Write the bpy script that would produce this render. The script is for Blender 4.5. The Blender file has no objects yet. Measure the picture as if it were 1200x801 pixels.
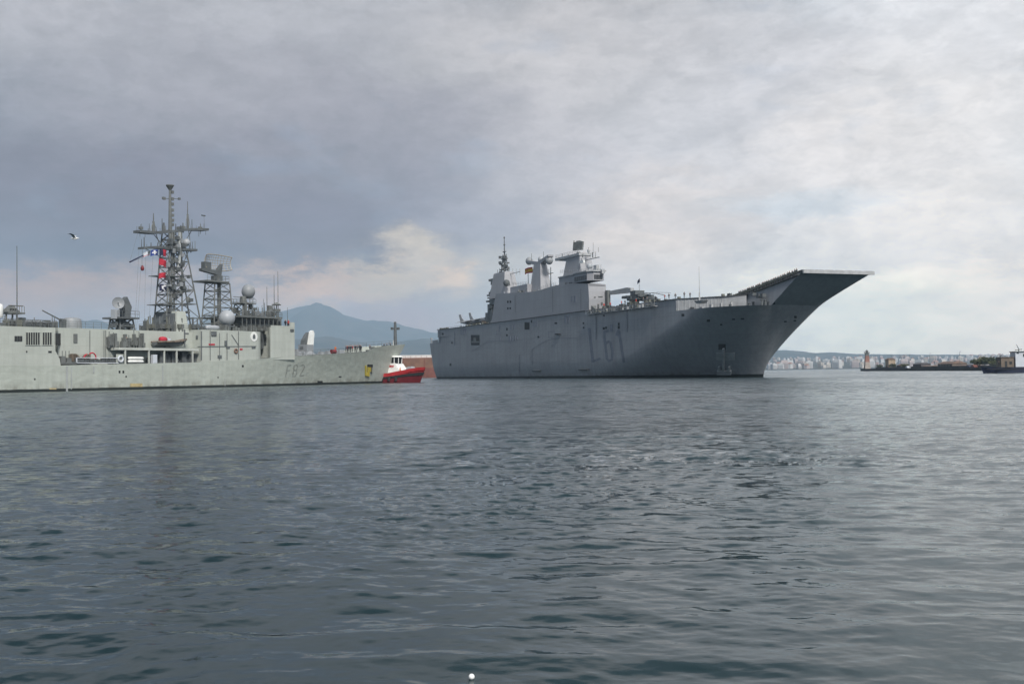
import bpy, math, random
import numpy as np
from mathutils import Vector, Matrix
from mathutils.bvhtree import BVHTree

R = math.radians
scene = bpy.context.scene
COL = scene.collection

# ------------------------------------------------------------------ camera
EYE = Vector((0.0, 0.0, 1.9))
FPX, CPX, CPY = 1300.0, 600.0, 400.5          # focal length and centre in photo pixels (1200 x 801)
cam_data = bpy.data.cameras.new('camera')
cam_data.sensor_width = 36.0
cam_data.lens = 36.0 * FPX / 1200.0
cam_data.clip_start = 0.1
cam_data.clip_end = 60000.0
cam = bpy.data.objects.new('camera', cam_data)
COL.objects.link(cam)
CAM_ROT = Matrix.Rotation(math.pi / 2 + math.atan(36.5 / FPX), 3, 'X') @ Matrix.Rotation(R(-0.825), 3, 'Z')
cam.matrix_world = Matrix.Translation(EYE) @ CAM_ROT.to_4x4()
scene.camera = cam

# ------------------------------------------------------------------ render settings / exposure
scene.view_settings.view_transform = 'Standard'
scene.view_settings.look = 'None'
scene.view_settings.exposure = 0.0
scene.view_settings.gamma = 1.0
scene.view_settings.use_curve_mapping = False
scene.cycles.use_denoising = True
scene.cycles.max_bounces = 6
scene.cycles.diffuse_bounces = 3
scene.cycles.glossy_bounces = 3
scene.cycles.volume_bounces = 1
scene.cycles.caustics_reflective = False
scene.cycles.caustics_refractive = False


def ray(px, py):
    return CAM_ROT @ Vector(((px - CPX) / FPX, -(py - CPY) / FPX, -1.0))


def azel(px, py):
    d = ray(px, py).normalized()
    return math.degrees(math.atan2(d.x, d.y)), math.degrees(math.asin(d.z))


def srgb(c):
    c /= 255.0
    return c / 12.92 if c <= 0.04045 else ((c + 0.055) / 1.055) ** 2.4


def lin(r, g, b):
    return (srgb(r), srgb(g), srgb(b))


# ------------------------------------------------------------------ sun
SUN_AZ, SUN_EL = 162.0, 42.0                   # degrees clockwise from the view axis, above horizon
sun_dir = Vector((math.sin(R(SUN_AZ)) * math.cos(R(SUN_EL)), math.cos(R(SUN_AZ)) * math.cos(R(SUN_EL)), math.sin(R(SUN_EL))))
sun_data = bpy.data.lights.new('sun', 'SUN')
sun_data.energy = 4.2
sun_data.angle = R(12)
sun_data.color = (1.0, 0.95, 0.88)
sun = bpy.data.objects.new('sun', sun_data)
sun.rotation_euler = sun_dir.to_track_quat('Z', 'Y').to_euler()
sun.location = (0, 0, 100)
COL.objects.link(sun)

# ------------------------------------------------------------------ node helper


class NT:
    """tiny wrapper that makes node trees readable"""

    def __init__(self, tree):
        self.t = tree
        self.n = tree.nodes
        self.l = tree.links

    def node(self, kind, **kw):
        n = self.n.new(kind)
        for k, v in kw.items():
            setattr(n, k, v)
        return n

    def put(self, sock, v):
        if isinstance(v, bpy.types.NodeSocket):
            self.l.new(v, sock)
        elif v is not None:
            sock.default_value = v

    def m(self, op, a, b=None, c=None, clamp=False):
        n = self.node('ShaderNodeMath', operation=op, use_clamp=clamp)
        self.put(n.inputs[0], a)
        if b is not None:
            self.put(n.inputs[1], b)
        if c is not None:
            self.put(n.inputs[2], c)
        return n.outputs[0]

    def v(self, op, a, b=None, s=None):
        n = self.node('ShaderNodeVectorMath', operation=op)
        self.put(n.inputs[0], a)
        if b is not None:
            self.put(n.inputs[1], b)
        if s is not None:
            self.put(n.inputs['Scale'], s)
        return n.outputs['Value'] if op in ('LENGTH', 'DOT_PRODUCT', 'DISTANCE') else n.outputs[0]

    def noise(self, vec, scale, detail=4.0, rough=0.5, dist=0.0, color=False):
        n = self.node('ShaderNodeTexNoise')
        self.put(n.inputs['Vector'], vec)
        self.put(n.inputs['Scale'], scale)
        n.inputs['Detail'].default_value = detail
        n.inputs['Roughness'].default_value = rough
        n.inputs['Distortion'].default_value = dist
        return n.outputs['Color'] if color else n.outputs[0]

    def rng(self, val, a, b, c=0.0, d=1.0, smooth=False):
        n = self.node('ShaderNodeMapRange', interpolation_type='SMOOTHSTEP' if smooth else 'LINEAR')
        self.put(n.inputs['Value'], val)
        for k, x in zip(('From Min', 'From Max', 'To Min', 'To Max'), (a, b, c, d)):
            self.put(n.inputs[k], x)
        return n.outputs['Result']

    def mix(self, f, a, b, blend='MIX'):
        n = self.node('ShaderNodeMix', data_type='RGBA', blend_type=blend)
        self.put(n.inputs[0], f)
        for s, x in ((n.inputs[6], a), (n.inputs[7], b)):
            if isinstance(x, (tuple, list)):
                x = tuple(x[:3]) + (1.0,)
            self.put(s, x)
        return n.outputs[2]

    def xyz(self, x, y, z):
        n = self.node('ShaderNodeCombineXYZ')
        for s, q in zip(n.inputs, (x, y, z)):
            self.put(s, q)
        return n.outputs[0]

    def sep(self, vec):
        n = self.node('ShaderNodeSeparateXYZ')
        self.put(n.inputs[0], vec)
        return n.outputs


# ------------------------------------------------------------------ sky: cloud deck seen by direction
world = bpy.data.worlds.new('World')
scene.world = world
world.use_nodes = True
W = NT(world.node_tree)
W.n.clear()
SKY_STRENGTH = 0.1
tc = W.node('ShaderNodeTexCoord')
sx, sy, sz = W.sep(tc.outputs['Generated'])
az = W.m('MULTIPLY', W.m('ARCTAN2', sx, sy), 57.29578)
el = W.m('MULTIPLY', W.m('ARCSINE', sz), 57.29578)
elc = W.m('MAXIMUM', el, 0.0)
flat = W.xyz(W.m('MULTIPLY', az, 0.06), W.m('MULTIPLY', el, 0.15), 3.7)     # clouds are stretched along the horizon
warp = W.v('SUBTRACT', W.noise(flat, 2.0, 9, 0.68, color=True), (0.5, 0.5, 0.5))
wx, wy, wz = W.sep(warp)
azw = W.m('ADD', az, W.m('MULTIPLY', wx, 10.0))
elw = W.m('ADD', elc, W.m('MULTIPLY', wy, 6.0))
# patches of the cloud deck: photo position, half widths in pixels, colour
CAL = [(1.1761, 1.0695, 0.9919), (1.0705, 0.9767, 0.9139), (0.9296, 0.802, 0.7397), (0.5675, 0.3776, 0.3663), (0.6688, 0.481, 0.4615), (0.8493, 0.7099, 0.6544), (0.3662, 0.3, 0.3), (0.5809, 0.3706, 0.3172), (1.7028, 0.7847, 0.3005), (1, 1, 1), (2.7185, 1.4528, 0.662), (2.052, 1.4301, 0.8069), (1.878, 1.4788, 1.0016), (2.3947, 1.5354, 0.8246), (1.7366, 1.2671, 0.7987), (1.5453, 0.8835, 0.6598), (1.4361, 1.11, 0.8367), (1.053, 0.8804, 0.811), (1.0472, 0.9387, 0.8483), (1.1755, 1.0282, 0.9246), (1.2726, 1.0893, 0.9385), (1.4502, 1.2093, 0.9911), (1.0355, 0.95, 0.8907), (1.1272, 1.0878, 1.0245), (1.8713, 1.4968, 1.1972), (1.3038, 1.1649, 1.0451), (1.0932, 0.9955, 0.9064), (1.008, 0.9367, 0.8812), (1.4907, 1.3044, 1.1218), (3.0, 2.6391, 1.8578), (3.0, 2.2848, 1.5697), (1, 1, 1)]
BLOBS = [
    (0, -10, 160, 60, (183, 187, 196)), (320, -40, 200, 90, (184, 188, 196)), (250, 120, 170, 60, (168, 173, 184)),
    (60, 225, 190, 62, (141, 150, 166)), (330, 245, 160, 60, (144, 153, 169)), (480, 175, 130, 55, (160, 166, 179)),
    (150, 300, 150, 22, (138, 147, 163)), (330, 298, 120, 20, (145, 154, 169)),
    (60, 350, 150, 22, (171, 175, 178)), (230, 365, 120, 24, (175, 179, 182)), (330, 338, 60, 14, (175, 179, 184)),
    (425, 328, 40, 14, (183, 186, 189)), (490, 296, 26, 15, (194, 195, 196)), (524, 328, 22, 14, (197, 197, 197)), (470, 325, 26, 12, (186, 188, 191)),
    (450, 368, 90, 18, (170, 179, 191)), (560, 345, 60, 40, (178, 189, 199)), (565, 250, 60, 34, (172, 180, 193)),
    (640, 60, 150, 70, (197, 200, 207)), (640, 190, 90, 50, (190, 194, 203)), (760, 240, 100, 30, (214, 214, 217)),
    (730, 290, 70, 25, (214, 214, 216)), (850, 110, 150, 70, (209, 212, 218)), (920, 236, 80, 14, (210, 217, 225)),
    (760, 330, 90, 24, (204, 211, 218)), (1000, 180, 120, 40, (223, 224, 227)), (1130, 130, 110, 60, (230, 231, 233)),
    (1180, 40, 90, 60, (222, 225, 230)), (1120, 260, 110, 50, (229, 230, 232)), (1000, 390, 140, 45, (220, 222, 226)),
    (1200, 360, 100, 50, (225, 227, 229)), (800, 400, 140, 30, (210, 215, 221)),
]
DIRS = [   # the rest of the dome, azimuth and elevation in degrees
    (-60, 30, 30, 28, (116, 123, 136)), (-26, 34, 20, 12, (70, 78, 89)), (4, 35, 15, 12, (104, 112, 121)), (36, 33, 14, 11, (338, 338, 340)),  # last patch is an unseen glare added to brighten the water's reflection
    (85, 35, 38, 34, (226, 226, 226)), (150, 30, 40, 40, (225, 225, 226)), (-140, 30, 50, 38, (132, 139, 153)),
    (-50, 5, 18, 9, (176, 176, 180)), (50, 8, 18, 12, (212, 214, 218)), (20, 85, 90, 20, (218, 222, 230)),
]
items = []
BLOBS = [(b[0], b[1], b[2], b[3], tuple(c * k for c, k in zip(lin(*b[4]), CAL[i] if CAL else (1, 1, 1)))) for i, b in enumerate(BLOBS)]
for (px, py, wx_, wy_, c) in BLOBS:
    a, e = azel(px, py)
    items.append((a, e, wx_ / 1300 * 57.3, wy_ / 1300 * 57.3, c))
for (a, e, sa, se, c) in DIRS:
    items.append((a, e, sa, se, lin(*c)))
num, den = None, None
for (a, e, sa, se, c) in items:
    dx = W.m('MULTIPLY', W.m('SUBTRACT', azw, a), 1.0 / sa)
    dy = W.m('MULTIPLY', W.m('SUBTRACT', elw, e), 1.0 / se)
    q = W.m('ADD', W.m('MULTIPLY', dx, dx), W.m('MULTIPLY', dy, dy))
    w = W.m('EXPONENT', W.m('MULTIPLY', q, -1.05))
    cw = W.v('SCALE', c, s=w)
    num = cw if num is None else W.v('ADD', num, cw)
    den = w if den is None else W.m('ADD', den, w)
num = W.v('ADD', num, tuple(x * 1e-4 for x in lin(172, 177, 187)))
den = W.m('ADD', den, 1e-4)
cloud = W.v('SCALE', num, s=W.m('DIVIDE', 1.0, den))
# billows: fine brightness detail
bill = W.noise(W.v('ADD', flat, W.v('SCALE', warp, s=0.35)), 3.2, 10, 0.64, 0.5)
bill2 = W.noise(W.v('ADD', flat, (11.0, 4.0, 1.0)), 9.0, 8, 0.66, 0.4)
puffs = W.xyz(W.m('MULTIPLY', az, 0.10), W.m('MULTIPLY', el, 0.17), 1.3)
bill3 = W.noise(W.v('ADD', puffs, W.v('SCALE', warp, s=0.3)), 5.0, 10, 0.66)
gain = W.m('ADD', W.rng(bill, 0.28, 0.72, 0.87, 1.13), W.m('ADD', W.rng(bill2, 0.25, 0.75, -0.08, 0.08), W.rng(bill3, 0.40, 0.60, -0.055, 0.055, smooth=True)))
cloud = W.v('SCALE', cloud, s=W.m('MULTIPLY', gain, 1.16 / SKY_STRENGTH))
sky = W.node('ShaderNodeTexSky', sky_type='NISHITA', sun_disc=False)
sky.sun_elevation = R(SUN_EL)
sky.sun_rotation = R(SUN_AZ)
thin = W.rng(W.noise(flat, 2.3, 6, 0.55), 0.58, 0.74, 0.0, 0.16, smooth=True)    # thin places where blue shows
col = W.mix(thin, cloud, sky.outputs[0])
bg = W.node('ShaderNodeBackground')
W.put(bg.inputs['Color'], col)
bg.inputs['Strength'].default_value = SKY_STRENGTH
out = W.node('ShaderNodeOutputWorld')
W.l.new(bg.outputs[0], out.inputs['Surface'])

# ------------------------------------------------------------------ frames for ships and quay


class Frame:
    """local x forward, y to port, z up; origin on the water at the stem"""

    def __init__(self, ox, oy, hx, hy):
        n = math.hypot(hx, hy)
        self.o = Vector((ox, oy, 0))
        self.h = Vector((hx / n, hy / n, 0))
        self.l = Vector((-hy / n, hx / n, 0))
        self.rz = math.atan2(hy, hx)

    def w(self, x, y, z):
        return self.o + self.h * x + self.l * y + Vector((0, 0, z))

    def loc_ray(self, px, py):
        d = ray(px, py)
        c = EYE - self.o
        return Vector((c @ self.h, c @ self.l, c.z)), Vector((d @ self.h, d @ self.l, d.z))

    def side(self, px, py, y):                  # meet the vertical plane local y = const -> x, z
        c, d = self.loc_ray(px, py)
        k = (y - c.y) / d.y
        p = c + d * k
        return p.x, p.z

    def front(self, px, py, x):                 # meet local x = const -> y, z
        c, d = self.loc_ray(px, py)
        k = (x - c.x) / d.x
        p = c + d * k
        return p.y, p.z


def at(px, py, y):
    """world point on the photo ray at world depth y"""
    d = ray(px, py)
    return EYE + d * (y / d.y)


# ------------------------------------------------------------------ mesh builder


class MB:
    def __init__(self):
        self.v, self.f, self.mi = [], [], []
        self.cur = 0

    def add(self, verts, faces):
        o = len(self.v)
        self.v += [tuple(p) for p in verts]
        self.f += [tuple(i + o for i in f) for f in faces]
        self.mi += [self.cur] * len(faces)
        return self

    def box(self, x0, x1, y0, y1, z0, z1):
        if x0 > x1: x0, x1 = x1, x0
        if y0 > y1: y0, y1 = y1, y0
        if z0 > z1: z0, z1 = z1, z0
        v = [(x, y, z) for z in (z0, z1) for (x, y) in ((x0, y0), (x1, y0), (x1, y1), (x0, y1))]
        return self.add(v, [(3, 2, 1, 0), (4, 5, 6, 7), (0, 1, 5, 4), (1, 2, 6, 5), (2, 3, 7, 6), (3, 0, 4, 7)])

    def frustum(self, b, t, z0, z1):             # b, t = (x0,x1,y0,y1) bottom and top rectangles
        v = [(x, y, z0) for (x, y) in ((b[0], b[2]), (b[1], b[2]), (b[1], b[3]), (b[0], b[3]))]
        v += [(x, y, z1) for (x, y) in ((t[0], t[2]), (t[1], t[2]), (t[1], t[3]), (t[0], t[3]))]
        return self.add(v, [(3, 2, 1, 0), (4, 5, 6, 7), (0, 1, 5, 4), (1, 2, 6, 5), (2, 3, 7, 6), (3, 0, 4, 7)])

    def prism_y(self, xz, y0, y1):               # outline in x,z swept in y
        n = len(xz)
        v = [(x, y0, z) for x, z in xz] + [(x, y1, z) for x, z in xz]
        f = [tuple(range(n)), tuple(range(2 * n - 1, n - 1, -1))]
        f += [(i, i + n, (i + 1) % n + n, (i + 1) % n) for i in range(n)]
        return self.add(v, f)

    def prism_z(self, xy, z0, z1, top=None):
        n = len(xy)
        top = top or xy
        v = [(x, y, z0) for x, y in xy] + [(x, y, z1) for x, y in top]
        f = [tuple(range(n - 1, -1, -1)), tuple(range(n, 2 * n))]
        f += [(i, (i + 1) % n, (i + 1) % n + n, i + n) for i in range(n)]
        return self.add(v, f)

    def tube(self, a, b, r, r2=None, n=8, caps=True):
        a, b = Vector(a), Vector(b)
        d = b - a
        if d.length < 1e-6:
            return self
        r2 = r if r2 is None else r2
        d.normalize()
        u = d.cross(Vector((0, 0, 1)) if abs(d.z) < 0.9 else Vector((1, 0, 0))).normalized()
        w = d.cross(u)
        v = []
        for p, rr in ((a, r), (b, r2)):
            for i in range(n):
                t = 2 * math.pi * i / n
                v.append(p + u * (math.cos(t) * rr) + w * (math.sin(t) * rr))
        f = [(i, (i + 1) % n, (i + 1) % n + n, i + n) for i in range(n)]
        if caps:
            f += [tuple(range(n - 1, -1, -1)), tuple(range(n, 2 * n))]
        return self.add(v, f)

    def path(self, pts, r, n=6):
        for a, b in zip(pts, pts[1:]):
            self.tube(a, b, r, n=n)
        return self

    def lathe(self, prof, c=(0, 0, 0), n=20, axis='z', a0=0.0, a1=2 * math.pi):
        v, f = [], []
        full = abs(a1 - a0 - 2 * math.pi) < 1e-6
        k = n if full else n + 1
        for (r, h) in prof:
            for i in range(k):
                t = a0 + (a1 - a0) * i / n
                p = (r * math.cos(t), r * math.sin(t), h)
                if axis == 'x': p = (p[2], p[0], p[1])
                if axis == 'y': p = (p[0], p[2], p[1])
                v.append((p[0] + c[0], p[1] + c[1], p[2] + c[2]))
        for j in range(len(prof) - 1):
            for i in range(n):
                i2 = (i + 1) % k
                f.append((j * k + i, j * k + i2, (j + 1) * k + i2, (j + 1) * k + i))
        return self.add(v, f)

    def ball(self, c, r, n=20, m=10, sz=1.0):
        prof = [(max(1e-4, r * math.sin(math.pi * j / m)), -r * sz * math.cos(math.pi * j / m)) for j in range(m + 1)]
        return self.lathe(prof, c, n)

    def torus(self, c, R_, r, n=18, m=8, axis='y'):
        v, f = [], []
        for i in range(n):
            a = 2 * math.pi * i / n
            for j in range(m):
                b = 2 * math.pi * j / m
                q = R_ + r * math.cos(b)
                p = (q * math.cos(a), q * math.sin(a), r * math.sin(b))
                if axis == 'y': p = (p[0], p[2], p[1])
                if axis == 'x': p = (p[2], p[0], p[1])
                v.append((p[0] + c[0], p[1] + c[1], p[2] + c[2]))
        for i in range(n):
            for j in range(m):
                f.append((i * m + j, ((i + 1) % n) * m + j, ((i + 1) % n) * m + (j + 1) % m, i * m + (j + 1) % m))
        return self.add(v, f)

    def lattice(self, b, t, z0, z1, n, r=0.09, rb=0.06):
        """four-legged tower; b and t are (x0,x1,y0,y1)"""
        def cor(k):
            q = [b[i] + (t[i] - b[i]) * k for i in range(4)]
            z = z0 + (z1 - z0) * k
            return [Vector((q[0], q[2], z)), Vector((q[1], q[2], z)), Vector((q[1], q[3], z)), Vector((q[0], q[3], z))]
        for i in range(4):
            self.tube(cor(0)[i], cor(1)[i], r, n=6)
        for k in range(n):
            c0, c1 = cor(k / n), cor((k + 1) / n)
            for i in range(4):
                j = (i + 1) % 4
                self.tube(c1[i], c1[j], rb, n=5)
                if k % 2: self.tube(c0[i], c1[j], rb, n=5)
                else: self.tube(c0[j], c1[i], rb, n=5)
        return self

    def rail(self, pts, h=1.05, step=2.0, r=0.03, wires=2):
        """stanchions and wires along a polyline"""
        for a, b in zip(pts, pts[1:]):
            a, b = Vector(a), Vector(b)
            k = max(1, int((b - a).length / step))
            for i in range(k + 1):
                p = a.lerp(b, i / k)
                self.tube(p, p + Vector((0, 0, h)), r, n=4)
            for q in range(wires):
                z = Vector((0, 0, h * (q + 1) / wires))
                self.tube(a + z, b + z, r * 0.8, n=4)
        return self

    def data(self, name, mats, smooth=False):
        me = bpy.data.meshes.new(name)
        me.from_pydata(self.v, [], self.f)
        for m in (mats if isinstance(mats, (list, tuple)) else [mats]):
            me.materials.append(m)
        me.polygons.foreach_set('material_index', self.mi)
        if smooth:
            me.polygons.foreach_set('use_smooth', [True] * len(me.polygons))
        me.update()
        return me

    def build(self, name, mats, parent=None, smooth=False, loc=None, rz=0.0):
        me = self.data(name, mats, smooth)
        if smooth == 'auto':
            me.set_sharp_from_angle(angle=R(35))
        o = bpy.data.objects.new(name, me)
        COL.objects.link(o)
        if parent is not None:
            o.parent = parent
        if loc is not None:
            o.location = loc
            o.rotation_euler = (0, 0, rz)
        return o


def tag(o, label=None, cat=None, group=None, kind=None):
    if label: o['label'] = label
    if cat: o['category'] = cat
    if group: o['group'] = group
    if kind: o['kind'] = kind
    return o


def thing(name, label, cat, loc=(0, 0, 0), rz=0.0, group=None):
    o = bpy.data.objects.new(name, None)
    o.empty_display_size = 0.5
    COL.objects.link(o)
    o.location = loc
    o.rotation_euler = (0, 0, rz)
    return tag(o, label, cat, group)


def dup(root, loc, rz, label, group=None):
    r = root.copy()
    COL.objects.link(r)
    r.location = loc
    r.rotation_euler = (0, 0, rz)
    r['label'] = label
    if group: r['group'] = group
    for ch in list(root.children):
        c = ch.copy()
        COL.objects.link(c)
        c.parent = r
        for g in list(ch.children):
            d = g.copy()
            COL.objects.link(d)
            d.parent = c
    return r


# ------------------------------------------------------------------ materials


def mat_new(name):
    m = bpy.data.materials.new(name)
    m.use_nodes = True
    N = NT(m.node_tree)
    N.n.clear()
    b = N.node('ShaderNodeBsdfPrincipled')
    o = N.node('ShaderNodeOutputMaterial')
    N.l.new(b.outputs[0], o.inputs['Surface'])
    return m, N, b


def plain(name, col, rough=0.6, var=0.12, scale=1.5, metal=0.0):
    m, N, b = mat_new(name)
    t = N.node('ShaderNodeTexCoord')
    n = N.noise(t.outputs['Object'], scale, 5, 0.6)
    f = N.rng(n, 0.3, 0.7, 1 - var, 1 + var)
    N.put(b.inputs['Base Color'], N.v('SCALE', tuple(col), s=f))
    b.inputs['Roughness'].default_value = rough
    b.inputs['Metallic'].default_value = metal
    return m


def ship_paint(name, col, seam=0.86, var=0.10, plate=(6.0, 2.4), dents=0.03, boot=None, streak=0.13, rust=0.15, rough=0.55):
    """weathered hull paint: blotches, vertical run marks, plate seams, slight dents between frames"""
    m, N, b = mat_new(name)
    t = N.node('ShaderNodeTexCoord')
    p = t.outputs['Object']
    x, y, z = N.sep(p)
    blot = N.rng(N.noise(p, 0.11, 6, 0.6), 0.3, 0.7, 1 - var, 1 + var)
    runs = N.noise(N.v('MULTIPLY', p, (0.9, 0.9, 0.05)), 1.0, 6, 0.65)
    run = N.rng(runs, 0.35, 0.75, 1 + streak * 0.4, 1 - streak)
    br = N.node('ShaderNodeTexBrick')
    N.put(br.inputs['Vector'], N.xyz(N.m('ADD', x, N.m('MULTIPLY', y, 0.6)), z, 0.0))
    br.inputs['Color1'].default_value = (0.97, 0.97, 0.97, 1)
    br.inputs['Color2'].default_value = (1.03, 1.03, 1.03, 1)
    br.inputs['Mortar'].default_value = (seam, seam, seam, 1)
    br.inputs['Scale'].default_value = 1.0
    br.inputs['Brick Width'].default_value = plate[0]
    br.inputs['Row Height'].default_value = plate[1]
    br.inputs['Mortar Size'].default_value = 0.035
    base = N.v('SCALE', tuple(col), s=N.m('MULTIPLY', blot, run))
    base = N.v('MULTIPLY', base, br.outputs['Color'])
    rr = N.noise(N.v('MULTIPLY', p, (0.55, 0.55, 0.06)), 1.7, 7, 0.7)
    rm = N.m('MULTIPLY', N.rng(rr, 0.66, 0.80, 0, 1), rust)
    base = N.mix(rm, base, (0.23, 0.14, 0.075))
    if boot:
        edge = N.m('ADD', boot, N.m('MULTIPLY', N.m('SUBTRACT', N.noise(p, 0.5, 3), 0.5), 0.12))
        f = N.rng(z, edge, N.m('ADD', edge, 0.06), 1, 0)
        # grime and salt line just above the boot topping, broken along the length
        grime = N.noise(N.v('MULTIPLY', p, (0.6, 0.6, 0.35)), 1.0, 6, 0.7)
        gz = N.m('MULTIPLY', N.rng(z, boot, boot + 1.3, 0.6, 0.0), N.rng(grime, 0.42, 0.62, 0, 1))
        base = N.mix(gz, base, (0.10, 0.085, 0.06))
        base = N.mix(f, base, (0.012, 0.017, 0.015))
    N.put(b.inputs['Base Color'], base)
    b.inputs['Roughness'].default_value = rough
    bp = N.node('ShaderNodeBump')
    bp.inputs['Strength'].default_value = 1.0
    bp.inputs['Distance'].default_value = dents
    N.put(bp.inputs['Height'], N.noise(N.v('MULTIPLY', p, (0.7, 0.7, 0.9)), 1.0, 2, 0.4))
    N.l.new(bp.outputs[0], b.inputs['Normal'])
    return m


MATS = {
    'frig': ship_paint('frigate_paint', (0.395, 0.425, 0.385), boot=0.42, dents=0.10, plate=(5, 1.6), var=0.055, seam=0.93, streak=0.11, rust=0.10),
    'frig2': ship_paint('frigate_deckhouse_paint', (0.405, 0.43, 0.395), dents=0.05, plate=(3, 1.5), var=0.055, streak=0.10, seam=0.92, rust=0.10),
    'fsteel': plain('weathered_grey_steel', (0.125, 0.133, 0.13), 0.5, 0.25, 0.9),
    'fdark': plain('dark_fittings', (0.09, 0.10, 0.105), 0.6, 0.3, 0.8),
    'fdeck': plain('frigate_deck_paint', (0.10, 0.105, 0.105), 0.8, 0.2, 0.5),
    'lhd': ship_paint('assault_ship_paint', (0.272, 0.282, 0.298), boot=0.75, dents=0.05, plate=(9, 2.7), var=0.10, streak=0.17, rust=0.13),
    'lhd2': ship_paint('island_paint', (0.31, 0.315, 0.335), dents=0.02, plate=(6, 2.9), var=0.05, streak=0.08, rust=0.05),
    'lhddeck': plain('flight_deck_paint', (0.08, 0.082, 0.085), 0.85, 0.2, 0.3),
    'lgrey': plain('light_grey_steel', (0.36, 0.37, 0.38), 0.55, 0.2, 0.7),
    'number': plain('shadow_grey_lettering', (0.20, 0.215, 0.25), 0.6, 0.22, 0.8),
    'numberf': plain('worn_grey_lettering', (0.27, 0.29, 0.268), 0.6, 0.35, 1.6),
    'black': plain('black_opening', (0.018, 0.02, 0.022), 0.7, 0.3, 1.0),
    'glass': plain('dark_glass', (0.012, 0.014, 0.016), 0.3, 0.1, 1.0),
    'white': plain('white_paint', (0.74, 0.75, 0.73), 0.45, 0.08, 1.2),
    'dome': plain('radome_grey', (0.235, 0.25, 0.265), 0.5, 0.05, 0.6),
    'domew': plain('radome_white', (0.33, 0.35, 0.375), 0.45, 0.05, 0.6),
    'red': plain('red_paint', (0.48, 0.035, 0.04), 0.45, 0.2, 0.6),
    'darkred': plain('antifouling_red', (0.15, 0.012, 0.018), 0.6, 0.3, 0.7),
    'orange': plain('orange_rust_paint', (0.175, 0.088, 0.056), 0.65, 0.25, 0.25),
    'brownred': plain('brown_red_paint', (0.16, 0.055, 0.04), 0.7, 0.3, 0.3),
    'rubber': plain('black_rubber', (0.02, 0.02, 0.021), 0.8, 0.2, 1.5),
    'yellow': plain('yellow_paint', (0.52, 0.42, 0.07), 0.6, 0.25, 2.0),
    'navyhull': plain('navy_blue_hull', (0.014, 0.02, 0.05), 0.5, 0.3, 0.7),
    'brown': plain('brown_deckhouse', (0.14, 0.11, 0.085), 0.7, 0.2, 0.8),
    'palegrey': plain('pale_grey_paint', (0.52, 0.55, 0.60), 0.5, 0.08, 0.8),
    'oker': plain('faded_ochre_paint', (0.42, 0.34, 0.18), 0.7, 0.3, 1.5),
    'redcloth': plain('red_cloth', (0.40, 0.02, 0.04), 0.85, 0.15, 2.0),
    'bluecloth': plain('blue_cloth', (0.02, 0.045, 0.24), 0.85, 0.15, 2.0),
    'navycloth': plain('navy_cloth', (0.012, 0.016, 0.05), 0.85, 0.15, 2.0),
    'whitecloth': plain('white_cloth', (0.6, 0.6, 0.62), 0.85, 0.1, 2.0),
    'yellowcloth': plain('yellow_cloth', (0.62, 0.36, 0.02), 0.85, 0.15, 2.0),
    'skin': plain('skin', (0.42, 0.25, 0.18), 0.6, 0.05, 3.0),
    'jet': plain('aircraft_grey', (0.24, 0.25, 0.265), 0.5, 0.15, 0.6),
    'band': plain('pale_deck_edge', (0.44, 0.46, 0.43), 0.6, 0.15, 0.6),
    'gear': plain('deck_gear_grey_green', (0.13, 0.135, 0.115), 0.8, 0.35, 0.6),
    'trunk': plain('cable_trunk_grey', (0.34, 0.36, 0.36), 0.6, 0.15, 0.6),
    'hullno': plain('dark_grey_hull_number', (0.165, 0.18, 0.215), 0.6, 0.2, 0.8),
    'brass': plain('warm_metal', (0.30, 0.26, 0.19), 0.45, 0.2, 2.0),
}

# ================================================================== WATER
WATER_R = 16000.0


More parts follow.
